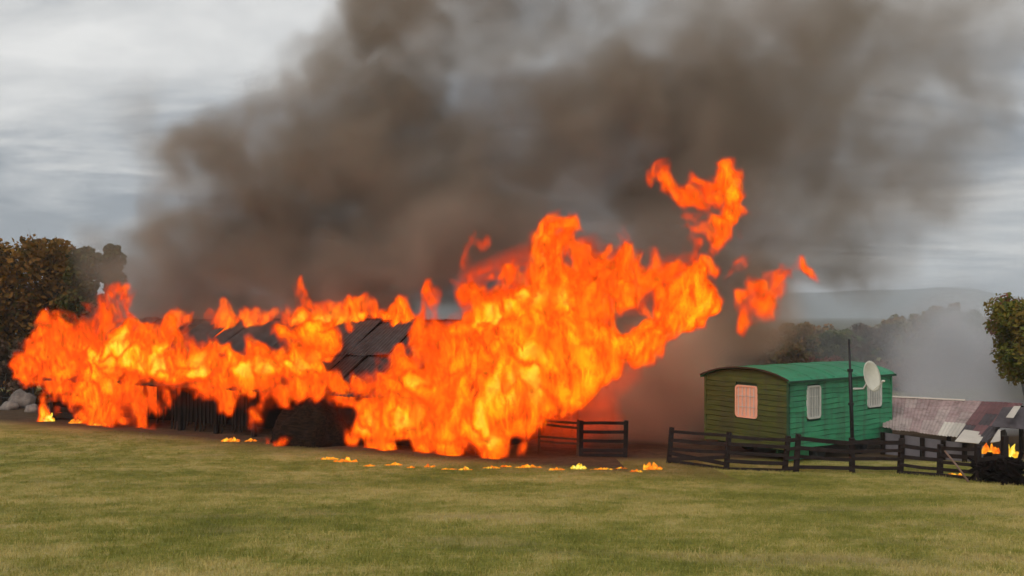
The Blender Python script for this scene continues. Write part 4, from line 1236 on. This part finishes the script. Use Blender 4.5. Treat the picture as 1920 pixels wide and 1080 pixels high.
for px, py, w_, h_ in ((618, 862, 30, 8), (648, 867, 44, 12), (692, 870, 20, 5), (738, 873, 34, 7), (772, 873, 16, 5), (806, 875, 24, 9), (842, 876, 30, 5), (872, 877, 22, 8), (921, 877, 34, 6), (950, 878, 18, 9), (990, 879, 52, 8), (1044, 879, 30, 10), (1128, 881, 40, 6), (1165, 881, 22, 5), (1192, 881, 20, 11), (432, 824, 34, 12), (470, 830, 18, 9), (540, 838, 26, 6), (185, 800, 30, 12), (140, 796, 24, 12)):
    flame_tuft("flame", px, py + 1 + (px * 7 % 5 - 2) * 1.6, w_, h_, px, "small low flame licking along the scorched edge of the lawn", "low flames along the lawn's scorched edge", TM_o)
flame_tuft("flame", 1086, 880, 26, 16, 1, "brightest yellow low flame on the ground under the dark rail panel", None, TM_y)
flame_tuft("flame", 1221, 881, 34, 18, 2, "orange low flame nearest the dark fence's first post", None, TM_o)
flame_tuft("flame", 88, 790, 26, 20, 3, "yellow low flame at the far end next to the boulders", None, TM_y)
flame_tuft("flame", 1856, 850, 38, 28, 4, "orange flame under the shed's charred roof end beside the dark post", None, TM_o, zb_=27.0)
flame_tuft("flame", 1896, 858, 30, 42, 5, "taller orange flame rising behind the drums by the shed", None, TM_y, zb_=26.6)
flame_tuft("flame", 1792, 893, 34, 10, 6, "faint reddish flame low behind the propped stick", None, TM_o)

# ================================================================== SMOKE
def fieldgrid(mn, mx, step):
    sh_ = tuple(int((b - a) / step) + 1 for a, b in zip(mn, mx))
    ax = [(m + step * np.arange(k)).astype(np.float32) for m, k in zip(mn, sh_)]
    return sh_, ax
def blobs(sh_, ax, step, mn, items, soft=1.0):
    D = np.zeros(sh_, np.float32)
    for (px, py, r_px, d, wt, *rest) in items:
        c = at(px, py, d); r_ = r_px * d / F; ry = rest[0] if rest else r_
        lo = [max(0, int((c[k] - (r_, ry, r_)[k] - mn[k]) / step)) for k in range(3)]
        hi = [min(sh_[k], int((c[k] + (r_, ry, r_)[k] - mn[k]) / step) + 2) for k in range(3)]
        if any(hi[k] <= lo[k] for k in range(3)): continue
        x = ax[0][lo[0]:hi[0]][:, None, None]; y_ = ax[1][lo[1]:hi[1]][None, :, None]; z_ = ax[2][lo[2]:hi[2]][None, None, :]
        q = np.sqrt(((x - c.x) / r_) ** 2 + ((y_ - c.y) / ry) ** 2 + ((z_ - c.z) / r_) ** 2)
        val = wt * np.clip((1 - q) / .55, 0, 1) ** 1.2
        s_ = D[lo[0]:hi[0], lo[1]:hi[1], lo[2]:hi[2]]
        np.maximum(s_, val, out=s_)
    return D
def thin(items):
    return [(x, y, r, d, w_ * (.6 if x > 1000 and y < 220 else 1), *q) for (x, y, r, d, w_, *q) in items]
def smoke_mat(name, col, k, absb=None):
    m, t = mat(name)
    out = N(t, "ShaderNodeOutputMaterial"); vi = N(t, "ShaderNodeVolumeInfo")
    pv = N(t, "ShaderNodeVolumePrincipled")
    pv.inputs["Color"].default_value = (*col, 1); pv.inputs["Anisotropy"].default_value = 0.0
    pv.inputs["Density Attribute"].default_value = ""
    lk(t, math_n(t, "MULTIPLY", vi.outputs["Density"], k), pv.inputs["Density"])
    lk(t, pv.outputs[0], out.inputs["Volume"])
    return m
S_STEP = 0.21
smn, smx = (-24.0, 30.5, 0.0), (34.0, 52.0, 27.0)
ssh, sax = fieldgrid(smn, smx, S_STEP)
rs_ = np.random.default_rng(21)
items = [(x_, y_, 130, 43, 1.0, 3) for x_ in range(320, 1400, 90) for y_ in (590, 650)] + [
 # lower body behind the fire
 (310, 560, 80, 42, .75, 3), (360, 510, 100, 42, .9, 4), (420, 470, 140, 42, 1.0, 5), (540, 500, 150, 41, 1, 5), (660, 500, 160, 41, 1, 5), (800, 500, 170, 40, 1, 5), (950, 470, 180, 39, 1, 5), (1100, 450, 180, 38, .9, 5), (1240, 450, 170, 37, .8, 5), (1380, 430, 160, 37, .6, 5), (1480, 470, 130, 37, .42, 4),
 (1200, 700, 130, 36, .7, 3), (1250, 620, 150, 36, .7, 3), (1340, 620, 130, 38, .6, 3), (1160, 760, 130, 35.5, .6, 2), (1280, 760, 110, 35, .5, 2), (1380, 640, 90, 42, .4, 3), (1330, 800, 110, 36, .35, 2),
 # left column
 (470, 380, 130, 41, .8, 5), (560, 330, 150, 41, .9, 5), (650, 280, 150, 41, 1, 5), (720, 200, 140, 41, 1, 5), (800, 110, 150, 41, 1, 5), (820, 30, 130, 41, .95, 5), (880, 250, 170, 41, 1, 5), (760, 380, 180, 41, 1, 6),
 (380, 350, 90, 42, .18, 4), (330, 300, 90, 42, .07, 4),
 # middle
 (830, 585, 80, 38.5, 1, 2), (780, 560, 80, 39, 1, 2), (880, 540, 90, 38.5, 1, 2),
 (850, 330, 200, 43, .9, 4), (900, 480, 160, 43, 1, 4), (760, 300, 170, 43, .9, 4), (1000, 420, 170, 43, .9, 4), (600, 430, 160, 43, .9, 4), (450, 560, 120, 43, .9, 3),
 (1300, 350, 200, 43, .6, 4), (1750, 60, 260, 42, .2, 5), (1500, 260, 240, 42, .3, 5),
 (1000, 300, 190, 40, .75, 5), (1120, 250, 170, 40, .62, 5), (950, 120, 130, 41, .55, 4), (1080, 80, 170, 42, .24, 5), (1000, 0, 150, 42, .22, 5), (1200, 60, 170, 42, .25, 5),
 # right top
 (1280, 280, 180, 39, .60, 5), (1420, 280, 200, 38, .55, 5), (1480, 120, 200, 38, .45, 6), (1560, 350, 200, 37, .48, 5), (1620, 200, 220, 38, .42, 6), (1700, 60, 220, 38, .38, 6), (1500, 480, 150, 37, .40, 4), (1580, 520, 90, 37, .42, 3),
 (1150, 150, 260, 44, .30, 5), (1400, 150, 280, 44, .34, 5), (1650, 120, 280, 44, .30, 5), (1600, 330, 240, 43, .28, 5), (1050, -40, 240, 44, .32, 5),
 (1740, 280, 170, 38, .30, 5), (1850, 120, 150, 38, .24, 5), (1350, 100, 200, 40, .36, 6), (1400, -60, 220, 40, .4, 6), (1700, -120, 260, 40, .4, 6), (1000, -120, 260, 42, .45, 6), (1650, 440, 130, 37, .22, 4),
]
Sd = blobs(ssh, sax, S_STEP, smn, thin(items))
ce = lambda m: tuple(np.array(m, float) / S_STEP)
bil_ = fbm(ssh, ce((3.6, 3.6, 3.2)), 5, rs_, .62)
Sd = np.clip(Sd + .10 * bil_ * np.clip(Sd * 3, 0, 1), 0, None)
Sd *= np.clip(0.95 + 0.40 * fbm(ssh, ce((2.2, 2.2, 2.0)), 5, rs_, .68), 0.10, 2.4)
for m_, amp in (((5, 5, 5), 1.0), ((2.2, 2.2, 2.2), .6), ((1.1, 1.1, 1.1), .36), ((.6, .6, .6), .16)):
    D = [fbm(ssh, ce(m_), 1, rs_) * amp / S_STEP for _ in range(3)]
    Sd = warp(Sd, D)
Sd[Sd < 0.012] = 0
for k in (0, -1):
    Sd[k] = 0; Sd[:, k] = 0; Sd[:, :, k] = 0
smoke_m = smoke_mat("dark_smoke", (.46, .385, .315), 0.70)
so_ = volume_obj("smoke", Sd, smn, S_STEP, smoke_m)
tag(so_, "dark brown smoke column rolling off the burning barn across the sky", "smoke", kind="stuff")

# pale smoke drifting behind the caravan and shed
W_STEP = 0.3
wmn, wmx = (6.0, 33.0, -0.8), (36.0, 52.0, 8.0)
wsh, wax = fieldgrid(wmn, wmx, W_STEP)
rw_ = np.random.default_rng(31)
items = [(1660, 730, 80, 38, .30, 2), (1720, 700, 110, 39, .6, 3), (1800, 700, 110, 39, .8, 3), (1880, 730, 110, 38, .8, 3), (1950, 740, 110, 37, .6, 3), (1760, 640, 100, 41, .4, 3), (1820, 620, 90, 41, .35, 3), (1700, 640, 90, 41, .22, 3), (1650, 640, 80, 42, .12, 3), (1560, 590, 110, 42, .10, 3), (1760, 760, 90, 36.5, .7, 2), (1860, 780, 80, 35.5, .6, 2),
         (1700, 590, 110, 44, .12, 3)]
Wd = blobs(wsh, wax, W_STEP, wmn, items)
ce = lambda m: tuple(np.array(m, float) / W_STEP)
Wd *= np.clip(0.75 + 0.4 * fbm(wsh, ce((2.0, 2.0, 1.6)), 4, rw_, .6), 0.05, 2.2)
for m_, amp in (((3, 3, 3), .7), ((1.3, 1.3, 1.3), .4)):
    D = [fbm(wsh, ce(m_), 1, rw_) * amp / W_STEP for _ in range(3)]
    Wd = warp(Wd, D)
Wd[Wd < 0.01] = 0
for k in (0, -1):
    Wd[k] = 0; Wd[:, k] = 0; Wd[:, :, k] = 0
white_m = smoke_mat("pale_smoke", (.95, .96, .98), 0.9)
wo_ = volume_obj("smoke", Wd, wmn, W_STEP, white_m)
tag(wo_, "pale grey smoke drifting in front of the tree line behind the shed", "smoke", kind="stuff")

V_STEP = 0.27
def veil(name, mn, mx, items, col, k, seed, label):
    vsh, vax = fieldgrid(mn, mx, V_STEP); rv_ = np.random.default_rng(seed)
    D_ = blobs(vsh, vax, V_STEP, mn, items)
    ce = lambda m: tuple(np.array(m, float) / V_STEP)
    D_ *= np.clip(0.8 + 0.35 * fbm(vsh, ce((1.6, 1.6, 2.2)), 4, rv_, .6), 0.05, 2.2)
    for m_, amp in (((3, 3, 3), .6), ((1.2, 1.2, 1.2), .35)):
        D_ = warp(D_, [fbm(vsh, ce(m_), 1, rv_) * amp / V_STEP for _ in range(3)])
    D_[D_ < .01] = 0
    for q in (0, -1): D_[q] = 0; D_[:, q] = 0; D_[:, :, q] = 0
    o = volume_obj("smoke", D_, mn, V_STEP, smoke_mat(name, col, k))
    tag(o, label, "smoke", kind="stuff")
veil("firelit_tan_smoke", (1.5, 30.0, -.2), (15.0, 42.0, 8.5), [(1150, 760, 100, 34, .7, 3), (1230, 700, 120, 35, .9, 3), (1290, 640, 120, 36, .8, 3), (1300, 760, 110, 35.5, .9, 3), (1220, 820, 100, 34.5, .8, 3), (1380, 620, 100, 38, .7, 3), (1430, 640, 70, 39, .2, 3), (1330, 820, 80, 35.5, .5, 2), (1300, 560, 110, 37, .5, 3)], (.95, .74, .56), .9, 41, "tan smoke hanging between the flames and the caravan")  # tan tint carries the firelight falling on this smoke
veil("far_end_smoke", (-26.0, 36.0, 0), (-12.0, 46.0, 9.5), [(195, 605, 50, 42, .6, 2), (160, 628, 40, 42, .5, 2), (235, 580, 50, 42, .4, 2)], (.75, .72, .72), .5, 43, "thin grey smoke wisp between the dark oak and the flames")

# ================================================================== HAZE
hzm, t = mat("haze")
out = N(t, "ShaderNodeOutputMaterial"); pv = N(t, "ShaderNodeVolumePrincipled")
pv.inputs["Color"].default_value = (.86, .92, 1.0, 1); pv.inputs["Density"].default_value = 0.00042
lk(t, pv.outputs[0], out.inputs["Volume"])
mb = MB(); mb.box(-7000, 7000, -200, 7000, -12, 130)
tag(mb.build("haze", hzm), kind="stuff")
